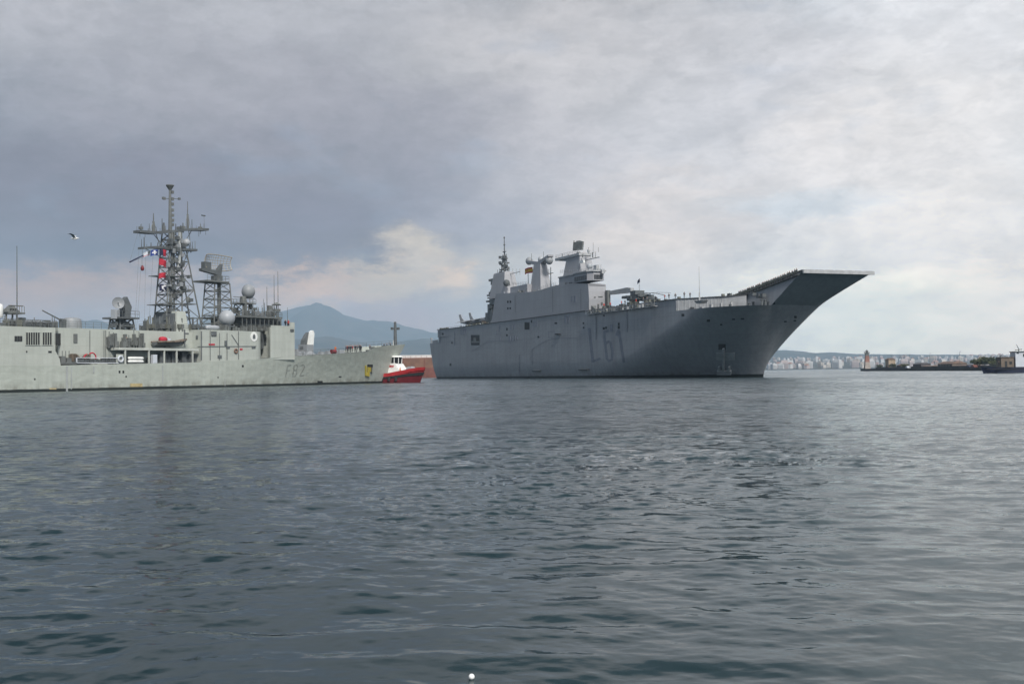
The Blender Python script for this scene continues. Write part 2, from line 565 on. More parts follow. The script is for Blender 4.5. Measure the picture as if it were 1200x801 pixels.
def build_water():
    rng = np.random.default_rng(7)
    # rings: about one photo row apart near the camera, wider far off
    rr = [2.5]
    while rr[-1] < WATER_R:
        r = rr[-1]
        dr = r * r / (1.9 * 1300.0) * (0.62 if r < 34 else 0.85)
        dr = min(max(dr, 0.012), r * 0.035)
        rr.append(r + dr)
    rr = np.array(rr)
    fine = np.linspace(-29, 29, 1150)
    coarse = np.linspace(29, 331, 90)[1:-1]
    th = np.radians(np.concatenate([fine, coarse]))
    nr, nt = len(rr), len(th)
    Rg, Tg = np.meshgrid(rr, th, indexing='ij')
    X, Y = Rg * np.sin(Tg), Rg * np.cos(Tg)
    dr = np.gradient(rr)[:, None] * np.ones((1, nt))
    dth = np.gradient(th)[None, :]
    dt = np.abs(Rg * np.where(np.abs(Tg) < R(29.5), R(58) / 1150, R(3.5)))
    Z = np.zeros_like(X)

    def smooth_noise(x, y, lam, seed, n=14):
        g = np.random.default_rng(seed)
        s = np.zeros_like(x)
        for _ in range(n):
            a = g.uniform(0, 2 * np.pi)
            k = 2 * np.pi / (lam * g.uniform(0.7, 1.6))
            s += np.sin(k * (x * np.cos(a) + y * np.sin(a)) + g.uniform(0, 6.28))
        return s / np.sqrt(n / 2)
    # calm and ruffled patches
    patch = 1 / (1 + np.exp(-1.6 * smooth_noise(X, Y * 0.45, 16.0, 3)))
    patch2 = 1 / (1 + np.exp(-1.8 * smooth_noise(X, Y * 0.5, 5.0, 5)))
    band = np.exp(-((Rg - 25.5 - 1.2 * smooth_noise(X, Y, 9, 8)) / 1.6) ** 2) * np.clip((X + 3.5) / 2.0, 0, 1) * np.clip((9.5 - X) / 2, 0, 1)
    lam = np.exp(rng.uniform(math.log(0.12), math.log(4.0), 190))
    for L in lam:
        head = math.pi * 1.5 + rng.normal(0, 0.85)         # crests mostly across the view
        k = 2 * math.pi / L
        wx, wy = math.cos(head), math.sin(head)
        # grid cannot carry waves shorter than about three steps
        spac = np.sqrt((dr * wy) ** 2 + (dt * wx) ** 2)
        fade = np.clip(L / (2.4 * spac) - 0.6, 0, 1)
        if fade.max() <= 0:
            continue
        slope = 0.0052 if L > 1.2 else (0.0098 if L > 0.36 else 0.0205)
        a = slope / k
        mod = (0.60 + 0.6 * patch + (0.8 * band if L < 1.6 else 0)) if L > 0.36 else (0.20 + 1.1 * patch * patch2 * np.clip((Rg - 7) / 6, 0.3, 1) + 1.0 * band)
        ph = k * (X * wx + Y * wy) + rng.uniform(0, 6.28)
        # sharpen crests slightly
        s = 2.0 * (0.5 + 0.5 * np.sin(ph)) ** 2.0 - 0.75
        Z += a * s * fade * mod
    verts = np.stack([X, Y, Z], -1).reshape(-1, 3)
    i = np.arange(nr - 1)[:, None]
    j = np.arange(nt)[None, :]
    j2 = (j + 1) % nt
    q = np.stack([i * nt + j, i * nt + j2 + 0 * i, (i + 1) * nt + j2, (i + 1) * nt + j], -1).reshape(-1, 4)

    c = len(verts)
    verts = np.vstack([verts, [[0, 0, 0]]])
    tri = np.stack([np.full(nt, c), (np.arange(nt) + 1) % nt, np.arange(nt)], -1)
    nq, n3 = len(q), len(tri)
    me = bpy.data.meshes.new('water')
    me.vertices.add(len(verts))
    me.vertices.foreach_set('co', verts.astype(np.float32).ravel())
    me.loops.add(nq * 4 + n3 * 3)
    me.loops.foreach_set('vertex_index', np.concatenate([q.ravel(), tri.ravel()]).astype(np.int32))
    me.polygons.add(nq + n3)
    me.polygons.foreach_set('loop_start', np.concatenate([np.arange(nq) * 4, nq * 4 + np.arange(n3) * 3]).astype(np.int32))
    me.polygons.foreach_set('use_smooth', np.ones(nq + n3, dtype=bool))
    me.update(calc_edges=True)
    me.validate()
    o = bpy.data.objects.new('water', me)
    COL.objects.link(o)
    tag(o, kind='structure')
    m = bpy.data.materials.new('sea_water')
    m.use_nodes = True
    N = NT(m.node_tree)
    N.n.clear()
    body = N.node('ShaderNodeBsdfDiffuse')                  # light coming back out of the murky water
    top = N.node('ShaderNodeBsdfGlossy')                    # the reflecting surface
    top.inputs['Color'].default_value = (0.82, 0.84, 0.85, 1)
    fr = N.node('ShaderNodeFresnel')
    fr.inputs['IOR'].default_value = 1.333
    mixs = N.node('ShaderNodeMixShader')
    wo = N.node('ShaderNodeOutputMaterial')
    N.l.new(fr.outputs[0], mixs.inputs[0])
    N.l.new(body.outputs[0], mixs.inputs[1])
    N.l.new(top.outputs[0], mixs.inputs[2])
    N.l.new(mixs.outputs[0], wo.inputs['Surface'])
    g = N.node('ShaderNodeNewGeometry')
    p = g.outputs['Position']
    x, y, z = N.sep(p)
    dist = N.v('LENGTH', p)
    deep = N.rng(N.noise(p, 0.05, 3), 0.35, 0.65, 0.85, 1.15)
    N.put(body.inputs['Color'], N.v('SCALE', (0.008, 0.024, 0.028), s=deep))
    r1 = N.rng(dist, 8.0, 45.0, 0.02, 0.15)
    N.put(top.inputs['Roughness'], N.m('ADD', r1, N.rng(dist, 45.0, 260.0, 0.0, 0.06)))
    # ripples too fine for the mesh: three octaves of chop, ruffled in patches
    ruff = N.rng(N.noise(N.v('MULTIPLY', p, (1.0, 0.45, 1.0)), 0.045, 4, 0.55), 0.36, 0.64, 0.35, 1.15)
    # small capillary ripples close by (bump), then wave facets whose slopes come straight from noise,
    # so that the far water keeps its roughness however small it gets in view
    a1 = N.noise(N.v('MULTIPLY', p, (0.75, 1.15, 1.0)), 4.5, 4, 0.6)
    bp = N.node('ShaderNodeBump')
    N.put(bp.inputs['Strength'], 1.0)
    bp.inputs['Distance'].default_value = 1.0
    N.put(bp.inputs['Height'], N.m('MULTIPLY', N.m('MULTIPLY', a1, N.rng(dist, 7.0, 22.0, 0.004, 0.014)), ruff))
    def facets(scale, seed, det, st=1.0):
        c = N.noise(N.v('ADD', N.v('MULTIPLY', p, (0.55 if st == 1.0 else 1.0, st, 1.0)), (seed, seed * 2.0, 0.0)), scale, det, 0.6, color=True)
        return N.v('MULTIPLY', N.v('SUBTRACT', c, (0.5, 0.5, 0.5)), (0.75, 1.0, 0.0))
    f1 = N.v('SCALE', facets(3.4, 13.0, 3), s=N.m('MULTIPLY', N.rng(dist, 6.0, 24.0, 0.10, 1.25), ruff))
    f2 = N.v('SCALE', facets(0.8, 57.0, 3), s=N.m('MULTIPLY', N.rng(dist, 18.0, 90.0, 0.0, 1.15), ruff))
    f3 = N.v('SCALE', facets(0.9, 91.0, 3, 0.28), s=N.rng(dist, 16.0, 70.0, 0.0, 0.62))
    f4 = N.v('SCALE', facets(0.35, 23.0, 4, 0.14), s=N.m('MULTIPLY', N.rng(dist, 50.0, 200.0, 0.0, 0.62), N.rng(dist, 600.0, 2500.0, 1.0, 0.4)))
    nn = N.v('NORMALIZE', N.v('ADD', N.v('ADD', bp.outputs[0], N.v('ADD', f1, f2)), N.v('ADD', f3, f4)))
    N.l.new(nn, top.inputs['Normal'])
    N.l.new(nn, fr.inputs['Normal'])
    me.materials.append(m)
    return o


build_water()

# ================================================================== HILLS (terrain with shore)


def smoothstep(a, b, x):
    t = np.clip((x - a) / (b - a), 0, 1)
    return t * t * (3 - 2 * t)


def vnoise(x, y, seed):
    g = np.random.default_rng(seed)
    s = np.zeros_like(x)
    amp, lam = 1.0, 1.0
    for o in range(5):
        for _ in range(7):
            a = g.uniform(0, 6.28)
            s += amp * np.sin((x * math.cos(a) + y * math.sin(a)) * 6.283 / lam + g.uniform(0, 6.28)) / 2.6
        amp *= 0.5
        lam *= 0.47
    return s


# skyline of the far mountain: photo x, y
SKY_MT = [(-400, 405), (-200, 402), (-60, 396), (40, 386), (70, 379), (86, 374.5), (96, 376), (118, 380), (140, 386), (165, 393), (205, 390), (228, 385), (250, 377), (275, 370.5), (310, 367), (330, 365), (348, 360),
          (362, 357.5), (369, 357), (378, 360), (400, 368), (430, 376), (455, 381.5), (480, 386.5), (500, 390), (520, 394), (560, 402), (620, 412), (700, 421), (800, 428)]
SKY_LOW = [(-400, 415), (60, 412), (200, 408), (330, 399), (380, 397), (420, 402), (450, 405), (475, 399), (500, 396), (530, 400), (600, 408), (700, 415), (800, 418),
           (880, 412), (905, 410.5), (920, 410), (940, 411.5), (955, 413.5), (975, 412.5), (1000, 414.5), (1050, 415), (1100, 415.5), (1160, 416), (1300, 414), (1500, 410)]


def skyline(tab, thd, r):
    px = np.array([t[0] for t in tab], float)
    py = np.array([t[1] for t in tab], float)
    a = np.array([azel(u, v)[0] for u, v in zip(px, py)])
    e = np.array([math.tan(R(azel(u, v)[1])) for u, v in zip(px, py)])
    return np.interp(thd, a, e) * r + 1.9


def shore_r(thd):
    return 3000 + 160 * np.sin(thd * 0.35) + 700 * smoothstep(-2, -14, thd)


def terrain_h(Rg, Td, detail=True):
    base = smoothstep(0, 60, Rg - shore_r(Td)) * 2.2
    rise = smoothstep(80, 2600, Rg - shore_r(Td)) * 46
    lowtop = skyline(SKY_LOW, Td, 7600.0)
    hl = lowtop * np.exp(-((Rg - 7600) / 1000) ** 2)
    mt = skyline(SKY_MT, Td, 12500.0)
    hm = mt * np.exp(-(np.abs(Rg - 12500) / 2200) ** 1.7)
    h = np.maximum(base + rise * 0.9, np.maximum(hl, hm) * (Rg > 3800))
    if detail:
        X, Y = Rg * np.sin(np.radians(Td)), Rg * np.cos(np.radians(Td))
        h = h + vnoise(X / 1300, Y / 1300, 4) * 0.11 * np.maximum(h - 30, 0) * (1 - np.exp(-((Rg - 12500) / 300) ** 2)) * (1 - np.exp(-((Rg - 7600) / 150) ** 2))
    h = np.where(Rg < shore_r(Td) - 1, -3, h)
    return h


def build_hills():
    rr = np.concatenate([np.linspace(2800, 5000, 70), np.linspace(5050, 9500, 70), np.linspace(9560, 15500, 90)])
    td = np.linspace(-52, 48, 420)
    Rg, Td = np.meshgrid(rr, td, indexing='ij')
    Z = terrain_h(Rg, Td)
    X, Y = Rg * np.sin(np.radians(Td)), Rg * np.cos(np.radians(Td))
    v = np.stack([X, Y, Z], -1).reshape(-1, 3)
    nt = len(td)
    f = [(i * nt + j, i * nt + j + 1, (i + 1) * nt + j + 1, (i + 1) * nt + j) for i in range(len(rr) - 1) for j in range(nt - 1)]
    m, N, b = mat_new('hill_cover')
    g = N.node('ShaderNodeNewGeometry')
    p = g.outputs['Position']
    n1 = N.noise(p, 0.004, 6, 0.6)
    n2 = N.noise(p, 0.03, 5, 0.65)
    c = N.mix(N.rng(n1, 0.42, 0.6, 0, 1), (0.018, 0.026, 0.020), (0.05, 0.046, 0.035))
    c = N.mix(N.rng(n2, 0.5, 0.7, 0, 0.6), c, (0.024, 0.032, 0.022))
    N.put(b.inputs['Base Color'], c)
    b.inputs['Roughness'].default_value = 0.95
    me = bpy.data.meshes.new('hills')
    me.from_pydata(v.tolist(), [], f)
    me.materials.append(m)
    me.polygons.foreach_set('use_smooth', [True] * len(me.polygons))
    o = bpy.data.objects.new('hills', me)
    COL.objects.link(o)
    tag(o, kind='structure')


build_hills()


def ground(az_deg, r):
    return float(terrain_h(np.array([[r]]), np.array([[az_deg]]), False)[0, 0])


# ------------------------------------------------------------------ air
hz = MB().box(-16800, 16800, -16800, 16800, -6, 1050)
haze_m = bpy.data.materials.new('sea_haze')
haze_m.use_nodes = True
HN = NT(haze_m.node_tree)
HN.n.clear()
pv = HN.node('ShaderNodeVolumePrincipled')
pv.inputs['Color'].default_value = (0.60, 0.80, 1.0, 1)
pv.inputs['Density'].default_value = 0.95e-4
pv.inputs['Anisotropy'].default_value = 0.2
ho = HN.node('ShaderNodeOutputMaterial')
HN.l.new(pv.outputs[0], ho.inputs['Volume'])
haze = hz.build('haze', haze_m)
tag(haze, kind='stuff')

# ================================================================== FAR CITY


def facade(name, wall, win=(0.16, 0.18, 0.20), w=3.4, h=3.1):
    """plaster wall with rows of window openings"""
    m, N, b = mat_new(name)
    t = N.node('ShaderNodeTexCoord')
    x, y, z = N.sep(t.outputs['Object'])
    gz = N.node('ShaderNodeNewGeometry')
    br = N.node('ShaderNodeTexBrick')
    N.put(br.inputs['Vector'], N.xyz(N.m('ADD', x, y), z, 0.0))
    br.offset = 0.0
    br.inputs['Color1'].default_value = tuple(win) + (1,)
    br.inputs['Color2'].default_value = tuple(q * 1.5 for q in win) + (1,)
    br.inputs['Mortar'].default_value = tuple(wall) + (1,)
    br.inputs['Scale'].default_value = 1.0
    br.inputs['Brick Width'].default_value = w
    br.inputs['Row Height'].default_value = h
    br.inputs['Mortar Size'].default_value = 0.95
    br.inputs['Mortar Smooth'].default_value = 0.0
    up = N.rng(N.sep(gz.outputs['Normal'])[2], 0.5, 0.6, 0, 1)
    N.put(b.inputs['Base Color'], N.mix(up, br.outputs['Color'], tuple(q * 0.8 for q in wall)))
    b.inputs['Roughness'].default_value = 0.8
    return m


CITY_KINDS = [
    ('white', (0.56, 0.55, 0.54)), ('cream', (0.56, 0.51, 0.45)), ('grey', (0.40, 0.40, 0.41)),
    ('pink', (0.46, 0.38, 0.36)), ('tan', (0.40, 0.345, 0.29)), ('brown', (0.26, 0.2, 0.17)),
]
CITY_M = [facade('facade_' + k, c) for k, c in CITY_KINDS]
ROOF_M = plain('red_roof_tiles', (0.24, 0.13, 0.10), 0.8, 0.2, 0.2)


def city_mesh(k, w, d, h, style, rnd):
    b = MB()
    b.box(-w / 2, w / 2, -d / 2, d / 2, -6, h)
    if style == 0:                                    # flat roof with stair head and parapet
        b.box(-w * 0.15, w * 0.2, -d * 0.2, d * 0.2, h, h + 2.8)
        b.box(-w / 2 - 0.3, w / 2 + 0.3, -d / 2 - 0.3, -d / 2 + 0.1, h - 0.3, h + 0.9)
    elif style == 1:                                  # stepped top floor
        b.box(-w * 0.38, w * 0.38, -d * 0.3, d / 2 - 0.4, h, h + 3.2)
    else:                                             # hipped tile roof
        b.cur = 1
        b.frustum((-w / 2 - .5, w / 2 + .5, -d / 2 - .5, d / 2 + .5), (-w * .25, w * .25, -0.3, 0.3), h, h + 4.0)
        b.cur = 0
    for j in range(int(h // 3.1)):                    # balcony slabs
        if style == 2 or j == 0: continue
        b.box(-w * 0.45, w * 0.45, -d / 2 - 1.3, -d / 2, j * 3.1, j * 3.1 + 0.9)
    return b.data('apartment_block', [CITY_M[k], ROOF_M])


def build_city():
    rnd = random.Random(21)
    adj = {0: 'white', 1: 'cream', 2: 'grey', 3: 'pinkish', 4: 'tan', 5: 'brown'}
    protos = {}
    for k in range(6):
        for s in range(3):
            for sz in range(3):
                w, h = ((9, 9), (13, 14), (19, 19))[sz]
                protos[(k, s, sz)] = city_mesh(k, w, 12 + 2 * sz, h + (2 if s == 1 else 0), s, rnd)
    # columns of blocks from the shore up the slope
    spots = []
    for i in range(298):
        px = rnd.uniform(868, 1230) if i > 34 else rnd.uniform(470, 516)
        row = rnd.random()
        spots.append((px, row))
    for px, row in spots:
        a, _ = azel(px, 432)
        r = float(shore_r(np.array([a]))[0]) + 60 + 2500 * row ** 1.1
        sz = rnd.choice((0, 0, 1, 1, 1, 2)) if row < 0.6 else rnd.choice((0, 0, 1))
        k = rnd.choice((0, 0, 0, 1, 1, 2, 3, 3, 4, 5))
        s = rnd.choice((0, 0, 1, 2)) if sz < 2 else rnd.choice((0, 1))
        o = bpy.data.objects.new('apartment_block', protos[(k, s, sz)])
        COL.objects.link(o)
        o.location = (r * math.sin(R(a)), r * math.cos(R(a)), ground(a, r) - 0.5)
        o.rotation_euler = (0, 0, -R(a) + rnd.uniform(-0.6, 0.6))
        size = ('low', 'mid height', 'tall')[sz]
        top = ('flat roofed', 'stepped', 'tile roofed')[s]
        tag(o, f'far {size} {adj[k]} {top} city block in the haze across the water', 'building', f'{size} {adj[k]} {top} city blocks far across the water')


build_city()


# ------------------------------------------------------------------ trees (leaf clumps on limbs)
def leaf_mat(name, col):
    m, N, b = mat_new(name)
    t = N.node('ShaderNodeTexCoord')
    n = N.noise(t.outputs['Object'], 0.9, 3)
    N.put(b.inputs['Base Color'], N.mix(N.rng(n, 0.35, 0.65, 0, 1), col, tuple(q * 1.9 for q in col)))
    b.inputs['Roughness'].default_value = 0.8
    return m


LEAF = [leaf_mat('dark_leaves', (0.028, 0.038, 0.018)), leaf_mat('olive_leaves', (0.055, 0.06, 0.025))]
BARK = plain('bark', (0.09, 0.07, 0.05), 0.9, 0.3, 1.0)


def tree(loc, h, w, kind, label, group, seed):
    rnd = random.Random(seed)
    t = thing('tree', label, 'tree', loc, rnd.uniform(0, 6), group)
    tr = MB()
    tr.tube((0, 0, -0.4), (0.1, 0, h * 0.45), h * 0.035, h * 0.02, 7)
    limbs = []
    for i in range(6):
        a = i * 1.05 + rnd.uniform(-.3, .3)
        e = Vector((math.cos(a) * w * 0.3, math.sin(a) * w * 0.3, h * rnd.uniform(0.55, 0.8)))
        tr.tube((0.05, 0, h * rnd.uniform(0.3, 0.45)), e, h * 0.015, h * 0.006, 5)
        limbs.append(e)
    tr.build('trunk', BARK, t)
    cr = MB()
    cl = [(e + Vector((rnd.uniform(-1, 1) * w * .1, rnd.uniform(-1, 1) * w * .1, rnd.uniform(-.05, .12) * h)), w * rnd.uniform(0.16, 0.26)) for e in limbs for _ in range(2)]
    cl.append((Vector((0, 0, h * 0.85)), w * 0.2))
    for c, r in cl:
        for _ in range(70):
            d = Vector((rnd.gauss(0, 1), rnd.gauss(0, 1), rnd.gauss(0, .8)))
            p = c + d.normalized() * r * rnd.uniform(0.5, 1.0)
            u = Vector((rnd.gauss(0, 1), rnd.gauss(0, 1), rnd.gauss(0, 1))).normalized()
            v = u.cross(Vector((rnd.gauss(0, 1), rnd.gauss(0, 1), rnd.gauss(0, 1)))).normalized()
            s = w * 0.055 * rnd.uniform(.6, 1.3)
            cr.add([p - u * s, p - v * s * .6, p + u * s, p + v * s * .6], [(0, 1, 2, 3)])
    cr.build('crown', LEAF[kind], t)
    return t

# ================================================================== helpers for both ships


class Ship:
    """collects the shell of a ship so that openings, marks and fittings can be laid on it"""

    def __init__(self, frame, root):
        self.fr, self.root = frame, root
        self.vs, self.fs = [], []

    def shell(self, mb):
        o = len(self.vs)
        self.vs += mb.v
        self.fs += [tuple(i + o for i in f) for f in mb.f]
        self.bvh = BVHTree.FromPolygons([Vector(v) for v in self.vs], self.fs)

    def hit(self, px, py):
        c, d = self.fr.loc_ray(px, py)
        p, n, i, k = self.bvh.ray_cast(c, d.normalized())
        if p is None:
            return None, None
        if n.dot(d) > 0:
            n = -n
        return p, n

    def slab(self, mb, x0, y0, x1, y1, out=0.06, inn=0.25):
        """a plate or opening lying on the shell behind a photo rectangle"""
        cs = [self.hit(u, v) for u, v in ((x0, y1), (x1, y1), (x1, y0), (x0, y0))]
        if any(p is None for p, n in cs):
            return mb
        n = sum((q for p, q in cs), Vector()).normalized()
        a = [p + n * out for p, q in cs]
        b = [p - n * inn for p, q in cs]
        return mb.add(a + b, [(0, 1, 2, 3), (7, 6, 5, 4), (0, 4, 5, 1), (1, 5, 6, 2), (2, 6, 7, 3), (3, 7, 4, 0)])

    def stroke(self, mb, pts, w, out=0.045):
        """a painted stroke following the shell"""
        P = []
        for (a, b) in zip(pts, pts[1:]):
            k = max(1, int(max(abs(a[0] - b[0]), abs(a[1] - b[1])) / 2.0))
            P += [(a[0] + (b[0] - a[0]) * i / k, a[1] + (b[1] - a[1]) * i / k) for i in range(k)]
        P.append(pts[-1])
        vs = []
        for i, p in enumerate(P):
            q0, q1 = P[max(0, i - 1)], P[min(len(P) - 1, i + 1)]
            dx, dy = q1[0] - q0[0], q1[1] - q0[1]
            L = math.hypot(dx, dy) or 1
            for s in (-1, 1):
                h, n = self.hit(p[0] - dy / L * w / 2 * s, p[1] + dx / L * w / 2 * s)
                if h is None: return mb
                vs.append(h + n * out)
        f = [(2 * i, 2 * i + 1, 2 * i + 3, 2 * i + 2) for i in range(len(P) - 1)]
        return mb.add(vs, f)


def on_ship(fr, x, y, z):
    return fr.w(x, y, z)


# ================================================================== PEOPLE (crew seen from far off)


def make_person_mesh(name, pose, mats, zs):
    """one continuous skinned body; mats by height: trousers, top, skin, cap"""
    V = [(0, 0, .95), (0, 0, 1.15), (0, 0, 1.40), (0, .0, 1.52), (0, .02, 1.64), (0, .015, 1.76),
         (.10, 0, .90), (.11, .02, .50), (.12, -.02, .08), (.13, .12, .03),
         (-.10, 0, .90), (-.11, .02, .50), (-.12, -.02, .08), (-.13, .12, .03)]
    Rr = [.15, .15, .17, .07, .105, .085, .09, .07, .05, .04, .09, .07, .05, .04]
    E = [(0, 1), (1, 2), (2, 3), (3, 4), (4, 5), (0, 6), (6, 7), (7, 8), (8, 9), (0, 10), (10, 11), (11, 12), (12, 13)]
    arms = {'down': ([(.21, 0, 1.38), (.27, -.03, 1.12), (.26, .06, .88)], [(-.21, 0, 1.38), (-.27, -.03, 1.12), (-.26, .06, .88)]),
            'rail': ([(.21, 0, 1.38), (.28, .10, 1.16), (.20, .36, 1.10)], [(-.21, 0, 1.38), (-.28, .10, 1.16), (-.20, .36, 1.10)]),
            'raised': ([(.21, 0, 1.40), (.36, .12, 1.50), (.34, .25, 1.75)], [(-.21, 0, 1.38), (-.27, -.03, 1.12), (-.26, .06, .88)])}[pose]
    for a in arms:
        k = len(V)
        V += a
        Rr += [.065, .05, .045]
        E += [(2, k), (k, k + 1), (k + 1, k + 2)]
    me = bpy.data.meshes.new('body_cage')
    me.from_pydata(V, E, [])
    o = bpy.data.objects.new('body_cage', me)
    COL.objects.link(o)
    sk = o.modifiers.new('skin', 'SKIN')
    for i, r in enumerate(Rr):
        me.skin_vertices[0].data[i].radius = (r, r * 0.8)
    me.skin_vertices[0].data[0].use_root = True
    su = o.modifiers.new('sub', 'SUBSURF')
    su.levels = su.render_levels = 1
    dg = bpy.context.evaluated_depsgraph_get()
    em = bpy.data.meshes.new_from_object(o.evaluated_get(dg))
    em.name = name
    bpy.data.objects.remove(o)
    bpy.data.meshes.remove(me)
    em.materials.clear()
    for m in mats: em.materials.append(m)
    for p in em.polygons:
        z, x, y = p.center.z, abs(p.center.x), p.center.y
        i = 1
        if z < .93 and x < .2: i = 0
        if z > 1.50 and x < .15: i = 2
        if z > 1.70 and x < .15: i = 3
        if pose == 'down' and z < .95 and x > .2: i = 2
        if pose == 'rail' and y > .30: i = 2
        if pose == 'raised' and z > 1.66 and x > .2: i = 2
        p.material_index = i
        p.use_smooth = True
    return em


NAVY = plain('navy_uniform', (0.012, 0.014, 0.022), 0.85, 0.2, 3)
GREYU = plain('grey_overalls', (0.07, 0.075, 0.085), 0.85, 0.2, 3)
REDV = plain('red_life_vest', (0.42, 0.04, 0.03), 0.7, 0.15, 3)
ORV = plain('orange_life_vest', (0.6, 0.16, 0.04), 0.7, 0.15, 3)
PEOPLE = {}
for pose in ('down', 'rail', 'raised'):
    PEOPLE[('navy', pose)] = make_person_mesh('person', pose, [NAVY, NAVY, MATS['skin'], NAVY], None)
    PEOPLE[('white', pose)] = make_person_mesh('person', pose, [NAVY, NAVY, MATS['skin'], MATS['white']], None)
    PEOPLE[('grey', pose)] = make_person_mesh('person', pose, [GREYU, GREYU, MATS['skin'], NAVY], None)
    PEOPLE[('red', pose)] = make_person_mesh('person', pose, [NAVY, REDV, MATS['skin'], MATS['white']], None)
    PEOPLE[('orange', pose)] = make_person_mesh('person', pose, [NAVY, ORV, MATS['skin'], NAVY], None)


def person(loc, rz, kind, pose, label, group):
    o = bpy.data.objects.new('person', PEOPLE[(kind, pose)])
    COL.objects.link(o)
    o.location = loc
    o.rotation_euler = (0, 0, rz)
    return tag(o, label, 'person', group)


# ================================================================== FRIGATE
FR = Frame(-31.2, 265.0, .51, .86)
FS = lambda px, py, y=-6.9: FR.side(px, py, y)
frig = thing('frigate', 'pale grey green frigate with lattice masts, numbered F82 on its hull', 'warship', FR.o, FR.rz)
FSH = Ship(FR, frig)

SHEER_X = [-132, -94, -63, -48, -38, -24, -14, -9, -6.5, 0, 9.6]
SHEER_Z = [4.3, 4.2, 4.75, 5.35, 5.95, 6.6, 7.05, 7.25, 8.35, 8.85, 9.35]


def f_sheer(x): return float(np.interp(x, SHEER_X, SHEER_Z))


def f_fair(x): return float(np.interp(x, [-132, -94, -63, -48, -38, -24, -9, 0, 9.6], [4.3, 4.2, 4.75, 5.35, 5.95, 6.85, 8.0, 8.75, 9.4]))


def f_half(x, v):
    """half breadth; v 0 at the waterline, 1 at the deck edge; x is the station along the deck"""
    t = np.clip((x + 48) / 57.6, 0, 1)
    bd = 6.9 * (1 - t ** 2.3)
    xw = -130 + (x + 130) * (130.0 / 139.6)
    tw = np.clip((xw + 66) / 66, 0, 1)
    bw = 6.75 * (1 - tw ** 1.75)
    st = np.clip((-105 - x) / 27, 0, 1)
    bw *= 1 - 0.25 * st
    return float(bw + (bd - bw) * max(0.0, v) ** 1.35) + 0.04


def build_frig_hull():
    mb = MB()
    xs = list(np.linspace(-132, -50, 42)) + list(np.linspace(-48.5, 9.6, 60))
    vs = [-0.35, -0.12, 0.0, 0.08, 0.2, 0.35, 0.5, 0.65, 0.8, 0.92, 1.0]
    rows = {1: [], -1: []}
    blw = {1: [], -1: []}
    for sgn in (-1, 1):
        for x in xs:
            row = []
            zd = float(np.interp(x, [-132, -94, -63, -48, -38, -24, -9.5, 9.6], [4.3, 4.2, 4.75, 5.35, 5.95, 6.6, 7.22, 8.1]))
            for v in vs:
                z = v * zd
                xx = -132 + (x + 132) * ((132 + 9.6 * max(0, z / 9.35) ** 0.9 - (0.0 if z >= 0 else 0.5)) / 141.6)
                row.append((xx, sgn * f_half(x, z / f_fair(x)), z))
            rows[sgn].append(row)
            if x > -9.4:                                     # raised bulwark forward
                zt_ = f_sheer(x)
                b_ = []
                for q in (0, .5, 1):
                    z = zd + (zt_ - zd) * q
                    b_.append((-132 + (x + 132) * ((132 + 9.6 * (z / 9.35) ** 0.9) / 141.6), sgn * f_half(x, z / f_fair(x)), z))
                blw[sgn].append(b_)
    for sgn in (-1, 1):
        B_ = blw[sgn]
        mb.add([p for r in B_ for p in r], [((i * 3 + j, (i + 1) * 3 + j, (i + 1) * 3 + j + 1, i * 3 + j + 1) if sgn < 0 else (i * 3 + j + 1, (i + 1) * 3 + j + 1, (i + 1) * 3 + j, i * 3 + j)) for i in range(len(B_) - 1) for j in range(2)])
    a = blw[-1][-1]; b = blw[1][-1]
    mb.add(a + b, [(j, 3 + j, 4 + j, j + 1) for j in range(2)])
    n, m = len(xs), len(vs)
    for sgn in (-1, 1):
        V = [p for r in rows[sgn] for p in r]
        F = []
        for i in range(n - 1):
            for j in range(m - 1):
                q = (i * m + j, (i + 1) * m + j, (i + 1) * m + j + 1, i * m + j + 1)
                F.append(q if sgn < 0 else q[::-1])
        mb.add(V, F)
    # transom
    a = rows[-1][0]; b = rows[1][0]
    mb.add(a + b, [(j, j + 1, m + j + 1, m + j) for j in range(m - 1)])
    # rounded stem bar closing the two sides
    a = rows[-1][-1]; b = rows[1][-1]
    mb.add(a + b, [(j, m + j, m + j + 1, j + 1) for j in range(m - 1)])
    return mb


fh = build_frig_hull()
FSH.shell(fh)
fh.build('hull', MATS['frig'], frig, smooth='auto')

dk = MB()
xs = list(np.linspace(-131.8, 8.6, 70))
v, f = [], []
for x in xs:
    zz = f_sheer(x) - (0.02 if x < -9.5 else 1.15)
    bb = f_half(x, zz / f_fair(x)) - 0.05
    xx = -132 + (x + 132) * ((132 + 9.6 * (zz / 9.35) ** 0.9) / 141.6)
    v += [(xx, -max(bb, .02), zz), (xx, max(bb, .02), zz)]
for i in range(len(xs) - 1):
    f.append((2 * i, 2 * i + 2, 2 * i + 3, 2 * i + 1))
dk.add(v, f)
dk.build('deck', MATS['fdeck'], frig)


def fbox(px0, px1, pyt, pyb, y0, y1, mb=None):
    """box whose near face (local y0) covers a photo rectangle"""
    xa, _ = FS(px0, pyb, y0)
    xb, _ = FS(px1, pyb, y0)
    pm = (px0 + px1) / 2
    zt = FS(pm, pyt, y0)[1]
    zb = FS(pm, pyb, y0)[1]
    (mb or MB()).box(xa, xb, y0, y1, zb, zt)
    return xa, xb, zb, zt


def fpart(name, mat, *boxes, shell=False, parent=None, smooth=False):
    mb = MB()
    r = None
    for b in boxes:
        r = fbox(*b, mb=mb)
    if shell: FSH.shell(mb)
    o = mb.build(name, mat, parent or frig, smooth)
    return o, r


